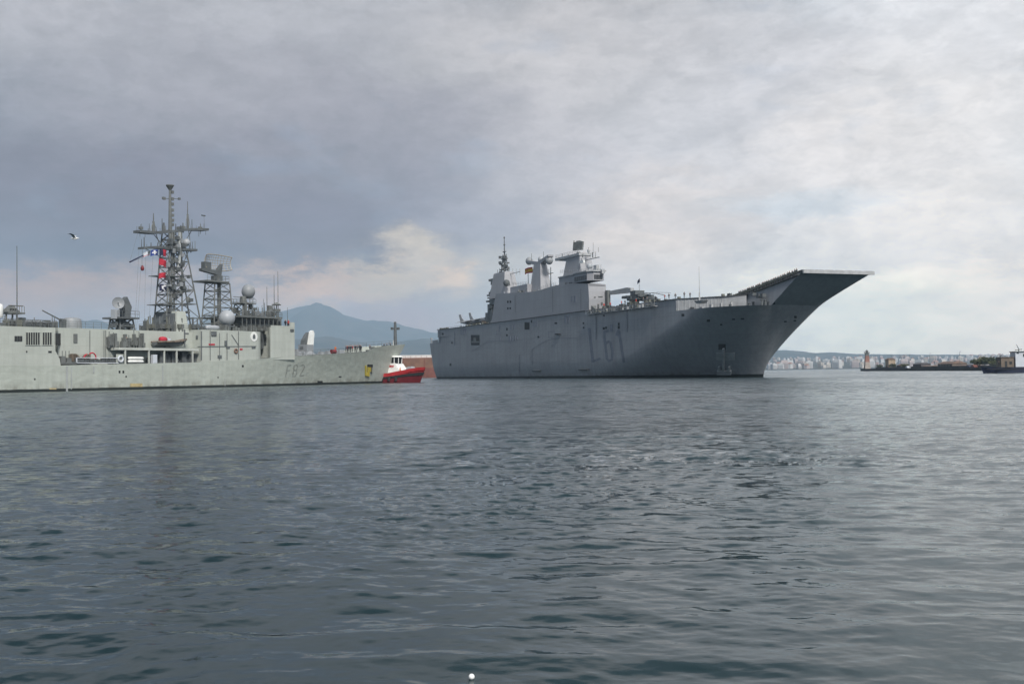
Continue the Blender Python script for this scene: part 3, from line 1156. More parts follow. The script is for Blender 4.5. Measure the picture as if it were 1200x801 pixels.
# --- deckhouses
mb = MB()
x1, _ = FS(71, 428, -6.9)
zt = FS(40, 383, -6.9)[1]
xe, zc = FS(66, 420, -6.9)
mb.prism_y([(-112, 4.15), (x1, 4.2), (x1 - 0.2, 5.3), (x1 - 1.0, 6.6), (x1 - 1.0, zt), (-112, zt)], -6.93, 6.93)
FSH.shell(mb)
hangar = mb.build('hangar', MATS['frig2'], frig)
AFT_TOP = zt
o_mid, rmid = fpart('midships_deckhouse', MATS['frig2'], (68, 240, 386.5, 427, -4.4, 4.4), shell=True)
MID_TOP = rmid[3]
# forward deckhouse with a rounded recess, then the wide bridge front block
xa, za = FS(236, 424, -6.75)
xb, zb_ = FS(298, 420, -6.75)
xc, _ = FS(317, 420, -6.75)
xd, _ = FS(345, 418, -6.75)
zt = FS(265, 387, -6.75)[1]
BR_TOP = zt
mb = MB()
outl = [(xa, 6.75), (xa, -6.75), (xb, -6.75)]
for i in range(1, 9):
    t = i / 8 * math.pi / 2
    outl.append((xb + (xc - xb) * 0.9 * math.sin(t), -6.75 + 3.6 * (1 - math.cos(t))))
outl += [(xc + .2, -3.1), (xc + .2, 6.75)]
mb.prism_z(outl, 4.6, zt)
FSH.shell(mb)
fwd = mb.build('forward_deckhouse', MATS['frig2'], frig, smooth='auto')
ztb = FS(330, 383.5, -6.85)[1]
mb = MB().box(xc, xd, -6.85, -6.55, 5.3, ztb).prism_z([(xc + 1.6, -6.55), (xd, -6.55), (xd + 1.2, -4.5), (xd + 1.2, 4.5), (xd, 6.85), (xc + 1.6, 6.85)], 5.3, ztb - .01)
FSH.shell(mb)
bfront = mb.build('bridge_block', MATS['frig2'], frig)
XA, XB, XC, XD = xa, xb, xc, xd

# bulwark panel raised at the block's forward corner
fpart('bridge_wing_panel', MATS['frig2'], (340, 345.3, 377.5, 384, -6.8, -6.6), (318, 345, 381.6, 383.6, -6.87, -6.7))
# pilot house and signal deck behind the wing
mb = MB()
fbox(283, 330, 372.5, 386, -4.2, 4.2, mb=mb)
o = mb.build('pilot_house', MATS['fsteel'], frig)
g = MB()
x0, x1, zb, zt = fbox(285, 329, 375, 379.5, -4.26, -4.15)
for i in range(9):
    a = x0 + (x1 - x0) * (i + .12) / 9
    g.box(a, a + (x1 - x0) / 9 * .72, -4.27, -4.1, zb, zt)
g.build('window_band', MATS['glass'], o)
mb = MB()
fbox(281, 331, 370.6, 372.4, -5.6, 5.6, mb=mb)
x0, z0 = FS(281, 371, -5.6); x1, _ = FS(331, 371, -5.6)
mb.rail([(x0, -5.5, z0), (x1, -5.5, z0), (x1, 5.5, z0)], 1.2, 1.1, .045, 3)
mb.build('signal_deck', MATS['fsteel'], frig)
# supports and lockers in front of the pilot house
rnd = random.Random(4)
mb = MB()
for px in np.arange(246, 316, 3.0):
    h = rnd.uniform(2, 7)
    y = rnd.uniform(-6.2, -4.6)
    fbox(px, px + rnd.uniform(1.2, 2.6), 386.8 - h, 387.5, y, y + rnd.uniform(.5, 1.0), mb=mb)
for px in np.arange(284, 330, 5.2):
    x, z = FS(px, 386, -5.4)
    mb.tube((x, -5.4, z - .3), (x, -5.4, z + 3.0), .07, n=5)
mb.build('deck_locker', MATS['fsteel'], frig)
mb = MB()
for px in np.arange(298, 315, 1.7):
    h = rnd.uniform(8, 26)
    y = rnd.uniform(-4.6, -3.0)
    fbox(px, px + rnd.uniform(0.8, 2.0), 400 - h, 400 + rnd.uniform(0, 18), y, y + .5, mb=mb)
mb.build('recess_dark_clutter', MATS['fdark'], frig)  # clutter boxes, coloured dark to fill in the shade of the recess

# --- fire control dome on its skeleton tower
mb = MB()
xm, z0 = FS(290, 386, -2.0)
z1 = FS(291, 356, -2.0)[1]
z2 = FS(291, 349, -2.0)[1]
mb.lattice((xm - 2.3, xm + 2.9, -2.8, 1.4), (xm - 1.0, xm + 1.4, -1.8, 0.4), z0 - .4, z1, 4, .13, .09)
mb.box(xm - 1.7, xm + 2.1, -2.4, 1.0, z1, z1 + .25)
mb.rail([(xm - 1.7, -2.4, z1), (xm + 2.1, -2.4, z1), (xm + 2.1, 1, z1), (xm - 1.7, 1, z1), (xm - 1.7, -2.4, z1)], 1.0, .8, .04, 2)
mb.box(xm - 2.6, xm + 3.2, -.9, -.7, z1 + 1.3, z1 + 1.42)
for k in range(12):
    a, b2, c = rnd.uniform(-2, 2.4), rnd.uniform(-2.6, .6), rnd.uniform(z0, z1 - 1)
    mb.box(xm + a, xm + a + rnd.uniform(.3, .9), b2, b2 + .5, c, c + rnd.uniform(.4, 1.4))
mb.tube((xm + .2, -.7, z1), (xm + .2, -.7, z2 + .4), .75, .6, 12)
dt = mb.build('director_tower', MATS['fsteel'], frig)
xr, zr = FS(291, 341.5, -.7)
MB().ball((xr, -.7, zr), 1.36, 24, 14, 1.12).build('radome', MATS['dome'], dt, smooth=True)

# --- big satellite dome on the deckhouse
xr, zr = FS(266, 372.5, -4.6)
mb = MB().ball((xr, -4.6, zr), 1.55, 24, 14)
dm = mb.build('satellite_dome', MATS['domew'], frig, smooth=True)
MB().tube((xr, -4.6, BR_TOP - .1), (xr, -4.6, zr - 1.3), .7, .9, 12).box(xr - 1.2, xr + 1.2, -5.4, -3.8, zr - 1.75, zr - 1.55).build('dome_pedestal', MATS['fdark'], dm)
# bulky white boom (torpedo tube shape) left of the dome
xa, za = FS(241, 383.5, -5.8); xb2, _ = FS(258, 385.5, -5.8)
mb = MB()
mb.lathe([(0.02, 0), (.42, .15), (.48, .8), (.48, 2.4), (.40, 3.2), (.02, 3.35)], (xa, -5.8, za), 14, 'x')
mb.build('torpedo_tube', MATS['domew'], frig, smooth=True)
mb = MB()
fbox(243, 247, 386, 389.5, -6.3, -5.4, mb=mb); fbox(248, 254, 388, 393.5, -6.9, -6.5, mb=mb)
mb.build('tube_cradle', MATS['fdark'], frig)

# --- whip antennas
for (px, pt, pb, y, r) in ((313, 336, 372, -3, .06), (321.5, 322, 371, -3.5, .06), (326, 318, 371, -3, .06), (20, 288, 383, -5.0, .07), (309, 350, 372, 2, .05), (337, 360, 384, 4, .05)):
    x, z0 = FS(px, pb, y)
    z1 = FS(px, pt, y)[1]
    MB().tube((x, y, z0 - .3), (x, y, z1), r * 1.5, r * .6, 6).tube((x, y, z0 - .3), (x, y, z0 + 1.2), .16, .12, 8).build('whip_antenna', MATS['fdark'], frig)
mb = MB()
x, z = FS(324, 357, -3.2)
z0 = FS(324, 372, -3.2)[1]
mb.tube((x, -3.2, z0), (x, -3.2, z), .12, .1, 8).lathe([(.1, .5), (1.0, 0), (.95, -.08), (.1, -.05)], (x, -3.2, z), 12)
mb.box(x - .9, x + .9, -3.5, -2.9, z0 + 1.2, z0 + 1.8).box(x - 2.5, x - 1.7, -3.5, -2.9, z0, z0 + 2.4)
mb.build('electronic_warfare_antenna', MATS['fsteel'], frig)

# --- main lattice mast
mast = MB()
yc = 0.0
xl, zb = FS(187, 388, yc)
xr_, _ = FS(231, 388, yc)
xtl, zt = FS(195, 270, yc)
xtr, _ = FS(209, 270, yc)
xf, _ = FS(211, 292, yc)
# aft trunk of four close legs
xq, _ = FS(208, 388, yc)
mast.lattice((xl, xq - .4, -1.7, 1.7), (xtl, xtr - .2, -1.1, 1.1), zb, zt, 11, .14, .085)
# forward raking legs with cross braces
zf = FS(211, 290, yc)[1]
for s in (-1.5, 1.5):
    A = Vector((xr_, s, zb)); B = Vector((xf + .6, s * .6, zf))
    C0 = Vector((xq - .4, s, zb)); D0 = Vector((xtr - .2, s * .7, zf))
    mast.tube(A, B, .15, .12, 7)
    for k in range(6):
        p0, p1 = A.lerp(B, k / 6), A.lerp(B, (k + 1) / 6)
        q0, q1 = C0.lerp(D0, k / 6), C0.lerp(D0, (k + 1) / 6)
        mast.tube(p1, q1, .08, n=5)
        mast.tube(*((p0, q1) if k % 2 else (q0, p1)), .075, n=5)
for k in range(7):
    t = k / 6
    p = Vector((xr_, 0, zb)).lerp(Vector((xf + .6, 0, zf)), t)
    w = 1.5 * (1 - .4 * t)
    mast.tube((p.x, -w, p.z), (p.x, w, p.z), .08, n=5)
# ladders and waveguide trunks running up the mast
for px0, px1, r in ((200, 202, .22), (203.5, 204.5, .16), (198, 199, .12)):
    a = FS(px0, 388, -1.3); b = FS(px1, 272, -1.3)
    mast.tube((a[0], -1.4, a[1]), (b[0], -1.2, b[1]), r, n=6)
mobj = mast.build('lattice_mast', MATS['fsteel'], frig)
# white funnel stovepipe on the mast
a = FS(206, 318, -1.6); b = FS(210, 306, -1.6); c = FS(210, 272, -1.6)
MB().path([(a[0], -1.7, a[1]), (b[0], -1.7, b[1]), (c[0], -1.7, c[1])], .28, 10).build('cable_trunk', MATS['trunk'], mobj)


def yard(name, pts, thick, y, deep, mat=MATS['fdark'], extra=None):
    mb = MB()
    for (p0, p1) in zip(pts, pts[1:]):
        a = FS(p0[0], p0[1], y); b = FS(p1[0], p1[1], y)
        mb.prism_y([(a[0], a[1] - thick), (b[0], b[1] - thick), (b[0], b[1] + thick * .3), (a[0], a[1] + thick * .3)], y - deep, y + deep)
    if extra: extra(mb)
    return mb.build(name, mat, mobj)


def yard_fit(items, y):
    def fn(mb):
        for (px, pb, pt, r) in items:
            x, z0 = FS(px, pb, y); z1 = FS(px, pt, y)[1]
            mb.tube((x, y, z0), (x, y, z1), r, r * .6, 6)
    return fn


yard('upper_yard', [(160, 270.5), (178, 272), (196, 271), (222, 268), (241, 268.5)], .34, -.4, .9,
     extra=yard_fit([(160.5, 271, 265, .05), (166, 271, 262, .04), (164, 277, 271, .04), (175, 271, 262, .07), (183, 271, 266, .08), (190, 271, 256, .1), (192, 271, 261, .3), (206, 271, 262, .12), (212, 270, 264, .2), (214, 270, 261, .08),
                     (225, 269, 257, .09), (230, 269, 264, .04), (239, 269, 262, .06), (241, 275, 269, .04), (233, 277, 269, .04), (170, 278, 272, .04)], -.4))
yard('lower_yard', [(165, 290), (180, 289), (200, 290.5), (214, 292), (228, 292.5)], .32, -.6, .8,
     extra=yard_fit([(166, 290, 280, .07), (169, 290, 278, .12), (172, 290, 286, .05), (177, 289, 284, .1), (185, 290, 284, .12), (222, 292, 287, .1), (226, 292, 289, .06)], -.6))
xm, zm = FS(218.5, 284, -.6)
MB().ball((xm, -.6, zm), .72, 14, 10).build('small_radome', MATS['domew'], mobj, smooth=True)
for pa, pb in (((178, 272), (192, 289)), ((182, 272), (188, 289)), ((225, 269), (212, 292)), ((221, 270), (224, 291)), ((200, 271), (186, 289)), ((222, 292), (214, 310)), ((168, 290), (192, 303))):
    a = FS(*pa, -.5); b = FS(*pb, -.5)
    MB().tube((a[0], -.5, a[1]), (b[0], -.5, b[1]), .07, n=5).build('yard_brace', MATS['fsteel'], mobj)
mb = MB()
x0, z0 = FS(199.5, 272, 0); z1 = FS(199.5, 219, 0)[1]
mb.tube((x0, 0, z0), (x0, 0, z1), .38, .2, 10)
mb.lathe([(.05, -.9), (.75, .2), (.75, .35), (.05, .4)], (x0, 0, z1), 14)
for py in (225, 233, 239, 246, 252, 258, 263):
    _, z = FS(199.5, py, 0)
    mb.box(x0 + .2, x0 + .75, -.25, .25, z - .25, z + .3)
a = FS(191, 232.5, 0); b = FS(210.5, 233, 0)
mb.tube((a[0], 0, a[1]), (b[0], 0, b[1]), .07, n=5)
mb.box(a[0] - .1, a[0] + .5, -.2, .2, a[1] - .2, a[1] + .3).box(b[0] - .3, b[0] + .1, -.2, .2, b[1] - .2, b[1] + .2)
mb.build('pole_mast', MATS['fsteel'], mobj)
for (px, pb, pt, r) in ((180, 271, 250, .16), (220, 269, 236, .13)):
    x, z0 = FS(px, pb, -.4); z1 = FS(px, pt, -.4)[1]
    mb = MB().tube((x, -.4, z0), (x, -.4, z1), r, r * .5, 8)
    mb.tube((x, -.4, z0), (x, -.4, z0 + (z1 - z0) * .55), r * 2.0, r * 1.4, 8)
    mb.tube((x, -.4, z0 + (z1 - z0) * .6), (x - .8, -.4, z0), .05, n=4).tube((x, -.4, z0 + (z1 - z0) * .6), (x + .8, -.4, z0), .05, n=4)
    mb.build('aerial', MATS['fsteel'], mobj)
x, z = FS(238.5, 252.5, -.4)
MB().box(x - .5, x + .45, -.5, -.3, z - .12, z + .1).tube((x + .1, -.4, z), (x + .3, -.4, z - 3.0), .03, n=4).build('wind_vane', MATS['fdark'], mobj)
# small aerials, lamps, junction boxes and cable ends all over the lattice mast
for k in range(46):
    py = rnd.uniform(276, 380)
    t_ = (py - 272) / 114
    px = rnd.uniform(195 - 7 * t_, 210 + 3 * t_) if k % 3 else rnd.uniform(205, 212 + 19 * t_)
    x, z = FS(px, py, -1.5)
    w_ = rnd.uniform(.12, .45)
    q_ = MB().box(x - w_, x + w_, -1.9 - rnd.uniform(0, .5), -1.3, z - rnd.uniform(.1, .5), z + rnd.uniform(.1, .6))
    if k % 4 == 0: q_.tube((x, -1.7, z), (x, -1.7, z + rnd.uniform(.8, 2.0)), .05, n=5)
    q_.build('mast_fitting', MATS[rnd.choice(('fdark', 'fsteel', 'fdark', 'dome'))], mobj)
for k in range(26):
    up = k % 2 == 0
    px = rnd.uniform(163, 238) if up else rnd.uniform(167, 227)
    x, z = FS(px, (270 if up else 290.5), rnd.choice((-.9, .3)))
    q_ = MB().tube((x, -.9, z - rnd.uniform(.2, .9)), (x, -.9, z + rnd.uniform(.3, 1.5)), rnd.uniform(.05, .16), .04, 6)
    if k % 3 == 0: q_.box(x - .3, x + .3, -1.2, -.6, z + .2, z + .7)
    q_.build('yard_fitting', MATS[rnd.choice(('fdark', 'fsteel'))], mobj)
# mast foot platforms
mb = MB()
for py, pxa, pxb in ((356, 186, 205), (322, 188, 206), (340, 209, 224)):
    a = FS(pxa, py, -1.6); b = FS(pxb, py, -1.6)
    mb.box(a[0], b[0], -2.0, 1.6, a[1] - .12, a[1])
    mb.rail([(a[0], -2, a[1]), (b[0], -2, a[1])], .9, 1.0, .04, 2)
x, z = FS(220, 351.5, -1.8)
mb.lathe([(.05, .1), (.55, 0), (.6, -.15), (.05, -.3)], (x, -1.9, z), 12, 'y')
mb.build('mast_platform', MATS['fsteel'], mobj)
# clutter round the mast foot
mb = MB()
for k in range(34):
    px = rnd.uniform(165, 240)
    y = rnd.uniform(-3.8, 0)
    h = rnd.uniform(2, 12) if px < 200 else rnd.uniform(1, 6)
    fbox(px, px + rnd.uniform(1.2, 4), 387.5 - h, 388.5, y, y + rnd.uniform(.5, 1.4), mb=mb)
for px in (170, 176, 182, 214, 218, 236):
    x, z = FS(px, 387, -3.6)
    mb.tube((x, -3.6, z), (x, -3.6, z + rnd.uniform(1.5, 4)), .09, n=5)
mb.build('mast_foot_equipment', MATS['fdark'], frig)
a = FS(163, 387, -4.3); b = FS(296, 386, -4.3)
MB().rail([(a[0], -4.3, a[1]), (b[0], -4.3, b[1])], 1.1, 1.6, .035, 3).build('railing', MATS['fsteel'], frig)
a = FS(71, 386, -4.3); b = FS(128, 386, -4.3)
MB().rail([(a[0], -4.3, MID_TOP), (b[0], -4.3, MID_TOP)], 1.1, 1.6, .035, 3).build('railing', MATS['fsteel'], frig)
a = FS(0, 383, -6.7); b = FS(66, 383, -6.7)
MB().rail([(a[0], -6.7, AFT_TOP), (b[0], -6.7, AFT_TOP)], 1.15, 1.3, .05, 3).build('railing', MATS['fdark'], frig)

for k in range(24):
    px = rnd.uniform(160, 235); y = rnd.uniform(-4.2, -3.2)
    x, z = FS(px, 387, y)
    q_ = MB().tube((x, y, z - .3), (x, y, z + rnd.uniform(.8, 2.6)), rnd.uniform(.06, .22), n=7)
    if k % 2: q_.box(x - .35, x + .35, y - .3, y + .3, z + .4, z + 1.1)
    q_.build('deckhouse_vent', MATS[rnd.choice(('fdark', 'fsteel', 'gear'))], frig)
for k in range(22):
    px = rnd.uniform(284, 331); x, z = FS(px, 371, -5.2)
    q_ = MB().tube((x, -5.2, z), (x, -5.2, z + rnd.uniform(.8, 3.0)), rnd.uniform(.05, .14), .05, 6)
    if k % 2: q_.box(x - .35, x + .3, -5.4, -4.9, z + .2, z + rnd.uniform(.6, 1.4))
    q_.build('signal_lamp', MATS[rnd.choice(('fdark', 'fsteel', 'dome'))], frig)
for k in range(22):
    px = rnd.uniform(3, 66); x, z = FS(px, 383, -5.6)
    q_ = MB().box(x - rnd.uniform(.2, .6), x + rnd.uniform(.2, .6), -5.9, -5.0, z - .1, z + rnd.uniform(.3, 1.2))
    if k % 3 == 0: q_.tube((x, -5.5, z), (x, -5.5, z + rnd.uniform(1, 2.2)), .06, n=5)
    q_.build('roof_fitting', MATS[rnd.choice(('fdark', 'fsteel', 'dome', 'gear'))], frig)
# --- funnel casing (tall light box with a bevelled aft side)
xa, z0 = FS(204, 389, -3.6); xb2, _ = FS(219.5, 389, -3.6)
z1 = FS(212, 364.5, -3.6)[1]
mb = MB().frustum((xa, xb2, -4.2, 2.5), (xa + .55, xb2 - .55, -3.7, 2.0), z0 - .3, z1)
mb.cur = 1
mb.frustum((xa - .9, xa - .02, -3.9, 2.2), (xa + .1, xa + .5, -3.4, 1.8), z0 - .3, z1 - .4)
mb.tube((xa + 1.1, -1.5, z1), (xa + 1.1, -1.5, z1 + 1.3), .35, .3, 10)
mb.build('funnel', [MATS['frig2'], MATS['fdark']], frig)

# --- second lattice tower with the long range air search radar
mb = MB()
yb = -.5
x0, z0 = FS(243.5, 386, yb); x1, _ = FS(267, 386, yb)
x2, z1 = FS(246.5, 331, yb); x3, _ = FS(264, 331, yb)
mb.lattice((x0, x1, -2.2, 1.4), (x2, x3, -1.7, .9), z0 - .4, z1, 6, .13, .08)
mb.tube(((x0 + x1) / 2 + .5, -.4, z0), ((x2 + x3) / 2 + .4, -.4, z1), .42, .36, 10)
a = FS(242.5, 330, -2.3); b = FS(268, 330, -2.3)
mb.box(a[0], b[0], -2.5, 1.7, z1, z1 + .3)
tower = mb.build('radar_tower', MATS['fsteel'], frig)
MB().rail([(a[0], -2.4, z1 + .3), (b[0], -2.4, z1 + .3), (b[0], 1.6, z1 + .3)], 1.0, .9, .04, 2).build('railing', MATS['fsteel'], tower)
mb = MB()
xc_, zc_ = FS(254, 322, yb)
mb.tube((xc_, yb, z1 + .3), (xc_, yb, zc_), .8, .5, 12)
mb.box(xc_ - .9, xc_ + 1.0, yb - .6, yb + .6, zc_ - 1.1, zc_ - .2)
a = FS(235, 315.5, yb); b = FS(259, 313, yb)
mb.prism_y([(a[0], a[1] - .25), (xc_ + .8, zc_ - .2), (b[0], b[1] + .6), (xc_, zc_ + .9), (a[0], a[1] + .2)], yb - .5, yb + .5)
x, z = FS(241, 311, yb)
mb.box(x - .7, x + 1.0, yb - .5, yb + .5, z - .7, z + .7)
mb.build('radar_mount', MATS['fdark'], tower)
# curved open mesh reflector
mb = MB()
zlo = FS(252, 317, yb)[1]; zhi = FS(252, 297.5, yb)[1]
xl2 = FS(238, 308, yb)[0]; xr2 = FS(268.5, 308, yb)[0]
pts = []
NI, NJ = 12, 6
for i in range(NI + 1):
    row = []
    u = i / NI * 2 - 1
    for j in range(NJ + 1):
        w = j / NJ * 2 - 1
        zz = (zlo + zhi) / 2 + w * (zhi - zlo) / 2 * (1 - .25 * u * u)
        xx = (xl2 + xr2) / 2 + .3 + u * (xr2 - xl2) / 2 * .98
        yy = yb + 1.3 - 1.7 * (u * u) * .8 - .5 * w * w
        row.append((xx, yy, zz))
    pts.append(row)
for i in range(NI + 1):
    for j in range(NJ):
        mb.tube(pts[i][j], pts[i][j + 1], .05 if 0 < i < NI else .09, n=4, caps=False)
for j in range(NJ + 1):
    for i in range(NI):
        mb.tube(pts[i][j], pts[i + 1][j], .045 if 0 < j < NJ else .09, n=4, caps=False)
mb.build('radar_reflector', MATS['brass'], tower)

# --- fire control dish on its pedestal (left)
mb = MB()
yd = -2.2
x0, z0 = FS(129, 388, yd); x1, _ = FS(156, 388, yd)
x2, z1 = FS(134, 373.5, yd); x3, _ = FS(152, 373.5, yd)
mb.lattice((x0 + 1.0, x1 - .6, -3.6, -.4), (x2 + .3, x3 - .3, -3.3, -.8), z0 - .4, z1, 2, .16, .12)
mb.box(x2 - .8, x3 + .5, -4.2, 0, z1, z1 + .3)
mb.rail([(x2 - .8, -4.1, z1 + .3), (x3 + .5, -4.1, z1 + .3)], 1.1, .9, .05, 2)
mb.tube((x2 + 1.3, yd, z0), (x2 + 1.3, yd, z1), .8, .9, 10)
for k in range(8):
    a_, c_ = rnd.uniform(x0, x1 - 1), rnd.uniform(z0, z1 - 1)
    mb.box(a_, a_ + rnd.uniform(.4, 1), -3.4, -2.2, c_, c_ + rnd.uniform(.5, 1.2))
dp = mb.build('director_pedestal', MATS['fdark'], frig)
xd_, zd_ = FS(138, 355.5, -3.0)
xk, zk = FS(146, 362, yd)
mb = MB()
mb.box(xk - .5, xk + .7, yd - .7, yd + .7, z1 + .3, zk + 1.0)
mb.prism_y([(xk - .9, zk - .6), (xk + .9, zk - 1.0), (xk + 1.2, zk + .4), (xk + .2, zk + 2.2), (xk - .6, zk + 1.6)], yd - .5, yd + .5)
mb.build('dish_mount', MATS['fdark'], dp)
mb = MB()
prof = [(.02, 0), (.45, .06), (.82, .2), (1.05, .38), (1.05, .47), (.78, .3), (.45, .15), (.02, .1)]
mb.lathe(prof, (0, 0, 0), 22, 'z')
mb.tube((0, 0, .1), (0, 0, 1.0), .08, .12, 8)
dish = mb.build('dish', MATS['dome'], dp, smooth='auto')
dish.location = (xd_, -3.0, zd_)
dish.rotation_euler = Vector((-.45, -.85, .18)).to_track_quat('Z', 'Y').to_euler()
xk, zk = FS(135, 368, -3.2)
MB().box(xk - .7, xk + .4, -3.9, -2.9, zk - .8, zk + .8).build('equipment_cabinet', MATS['domew'], dp)

# --- gun turret amidships
xg, z0 = FS(84, 386.5, -1.0)
z1 = FS(84, 370.5, -1.0)[1]
mb = MB().lathe([(1.62, 0), (1.66, .3), (1.62, 1.55), (1.45, 2.0), (.9, 2.2), (.02, 2.25)], (xg, -1.0, z0 - .1), 26)
mb.box(xg - 1.75, xg - 1.2, -1.5, -.5, z0 + .3, z0 + 1.9)
tur = mb.build('gun_turret', MATS['dome'], frig, smooth='auto')
a = FS(76, 377, -1.0); b = FS(49.5, 363.5, -1.0)
MB().tube((a[0] + .6, -1, a[1] - .3), (b[0], -1, b[1]), .14, .09, 10).tube((a[0] + .6, -1, a[1] - .3), (a[0] - .9, -1, a[1] + .42), .2, .18, 10).build('gun_barrel', MATS['fdark'], tur)
MB().box(xg - 2.1, xg - 1.5, -1.6, -.4, z0, z0 + 1.7).build('gun_shield', MATS['fdark'], tur)

# --- close-in gun and roof clutter at the left edge of the photo
mb = MB()
x0, z0 = FS(2, 383, -3); x1, _ = FS(27, 383, -3)
za = FS(12, 366, -3)[1]; zb = FS(12, 358.5, -3)[1]
mb.box(x0 + .4, x1 - .6, -4.4, -1.6, za - .25, za)
mb.frustum((x0 + .2, x1 - 1.1, -4, -2), (x0 + .6, x1 - 1.4, -3.6, -2.4), za, za + .55)
for k in range(7):
    a_ = x0 + .5 + k * (x1 - x0 - 1.2) / 6
    mb.tube((a_, -4.3, za), (a_, -4.3, zb), .05, n=4)
mb.tube((x0 + .3, -4.3, zb), (x1 - .9, -4.3, zb), .09, n=5)
mb.frustum((x0 + 1, x1 - 1.6, -3.8, -2.2), (x0 + 1.4, x1 - 2, -3.5, -2.5), za + .55, zb + .05)
for a_ in (x0 + .8, (x0 + x1) / 2, x1 - 1.1):
    mb.tube((a_, -3, z0 - .2), (a_, -3, za), .14, n=6)
mb.box(x1 - .7, x1 + .1, -3.6, -2.6, z0 - .3, z0 + 1.6)
mb.build('gun_platform', MATS['fsteel'], frig)
x, z = FS(-1, 364.5, -3.5)
MB().lathe([(.02, 1.2), (.45, 1.1), (.6, .7), (.62, -.9), (.5, -1.0), (.02, -1.0)], (x, -3.5, z), 16).build('gun_radome', MATS['white'], frig, smooth=True)
for px in (35.5, 47.5):
    x, z = FS(px - 2.5, 378.5, -6.1)
    mb = MB().lathe([(.02, 0), (.34, .08), (.4, .3), (.4, 1.5), (.34, 1.75), (.02, 1.85)], (x, -6.1, z), 14, 'x')
    tag(mb.build('life_raft_canister', MATS['white'], None, smooth=True, loc=None), 'white life raft canister on the frigate roof rail, ' + ('nearer the antenna' if px < 40 else 'beside the gun turret'), 'life raft', 'life raft canisters on the frigate roof')
    o = bpy.context.scene.objects[-1] if False else None
mb = MB()
for px in (33, 38, 44, 50, 58):
    x, z = FS(px, 382, -6.1)
    mb.box(x, x + .25, -6.5, -5.7, AFT_TOP - .05, AFT_TOP + .75)
fbox(52, 60, 378, 383, -5.5, -4.5, mb=mb)
fbox(27, 33, 378, 383, -5.5, -4.5, mb=mb)
mb.build('raft_cradle', MATS['fdark'], frig)

# --- openings and marks on the shell
for (a, b, c, d, n) in ((30, 389.5, 46.5, 404, 6), (49.5, 389.5, 60.5, 404, 4)):
    mb = MB(); FSH.slab(mb, a, b, c, d, .02, .3)
    lv = mb.build('air_intake', MATS['black'], frig)
    mb = MB()
    for i in range(n + 1):
        px = a + (c - a) * i / n
        FSH.slab(mb, px - .25, b, px + .25, d, .10, .05)
    FSH.slab(mb, a - .6, b - .6, c + .6, b, .10, .05); FSH.slab(mb, a - .6, d, c + .6, d + .6, .10, .05)
    mb.build('intake_bar', MATS['frig2'], lv)
mb = MB(); FSH.slab(mb, 64, 390.5, 71, 404, .03, .3); mb.build('doorway', MATS['black'], frig)
mb = MB(); FSH.slab(mb, 17, 393.5, 26, 400, .03, .3); ww = mb.build('window', MATS['black'], frig)
mb = MB(); FSH.slab(mb, 19.7, 393.5, 20.1, 400, .08, .0); FSH.slab(mb, 22.8, 393.5, 23.2, 400, .08, .0); mb.build('window_bar', MATS['fsteel'], ww)
for (a, b, c, d) in ((30.5, 411, 32, 413), (56.5, 411, 60.5, 413.3), (40, 443, 41.5, 445), (139, 434, 141, 437), (143.5, 434, 145.5, 437), (147, 440, 148.5, 442), (283.5, 427.5, 285.5, 430), (372, 446, 378, 448), (397, 440.5, 400, 442), (255, 441, 256, 443)):
    mb = MB(); FSH.slab(mb, a, b, c, d, .03, .2); mb.build('scupper', MATS['black'], frig)
mb = MB(); FSH.slab(mb, 86, 391, 90.3, 401.5, .12, .1); mb.build('hull_vent', MATS['fsteel'], frig)
for (a, b, c, d) in ((263, 399, 266, 405), (265, 405.5, 269, 408), (255, 416, 259.5, 419.5), (230, 393, 232, 397), (295, 405.5, 299, 408), (340, 385.5, 344, 388.5)):
    mb = MB(); FSH.slab(mb, a, b, c, d, .12, .1); mb.build('wall_box', MATS['fdark'], frig)
for (a, b, c, d) in ((77.3, 429, 79.4, 459), (190, 428, 191.2, 449), (233.2, 424, 234.4, 440), (109, 429, 110.5, 437), (83, 430, 84, 456), (263.3, 443, 263.9, 452)):
    mb = MB(); FSH.slab(mb, a, b, c, d, .05, .05); mb.build('discharge_pipe', MATS['trunk'], frig)
for (a, b, c, d) in ((152.5, 449, 167, 453), (58, 454.5, 66, 456)):
    mb = MB(); FSH.slab(mb, a, b, c, d, .02, .05); mb.build('primer_patch', MATS['oker'], frig)
for (pa, pb) in (((279.3, 388), (279.3, 421)), ((265.8, 390), (265.8, 421.5)), ((246, 387), (246, 422)), ((257, 390), (257, 422)), ((236, 388), (236, 422)), ((271, 392), (279, 404)), ((232, 406), (300, 405.5)), ((105, 387), (105, 424)), ((121.5, 387), (121.5, 424)), ((123.5, 387), (123.5, 424))):
    mb = MB(); FSH.stroke(mb, [pa, pb], .7, .08)
    mb.build('pipe_run', MATS['fdark'], frig)
# hull number: F82 in worn shadowed grey
mb = MB()
FSH.stroke(mb, [(334.6, 441.2), (337.2, 427.2)], 1.2)
FSH.stroke(mb, [(337, 427.8), (341.2, 427.2)], 1.2)
FSH.stroke(mb, [(336, 434), (339.8, 433.5)], 1.1)
FSH.stroke(mb, [(344.6, 427.6), (348, 427.2), (348.6, 430), (347.3, 433.2), (343.9, 433.6), (344.6, 427.6)], 1.1)
FSH.stroke(mb, [(343.9, 433.8), (347.3, 433.4), (347.6, 437), (346.2, 440.4), (342.7, 440.8), (343.9, 433.8)], 1.1)
FSH.stroke(mb, [(352.2, 428.2), (355.8, 427), (356.8, 429.4), (355.4, 432.8), (351, 440), (355.8, 439.4)], 1.1)
mb.build('hull_number', MATS['numberf'], frig)
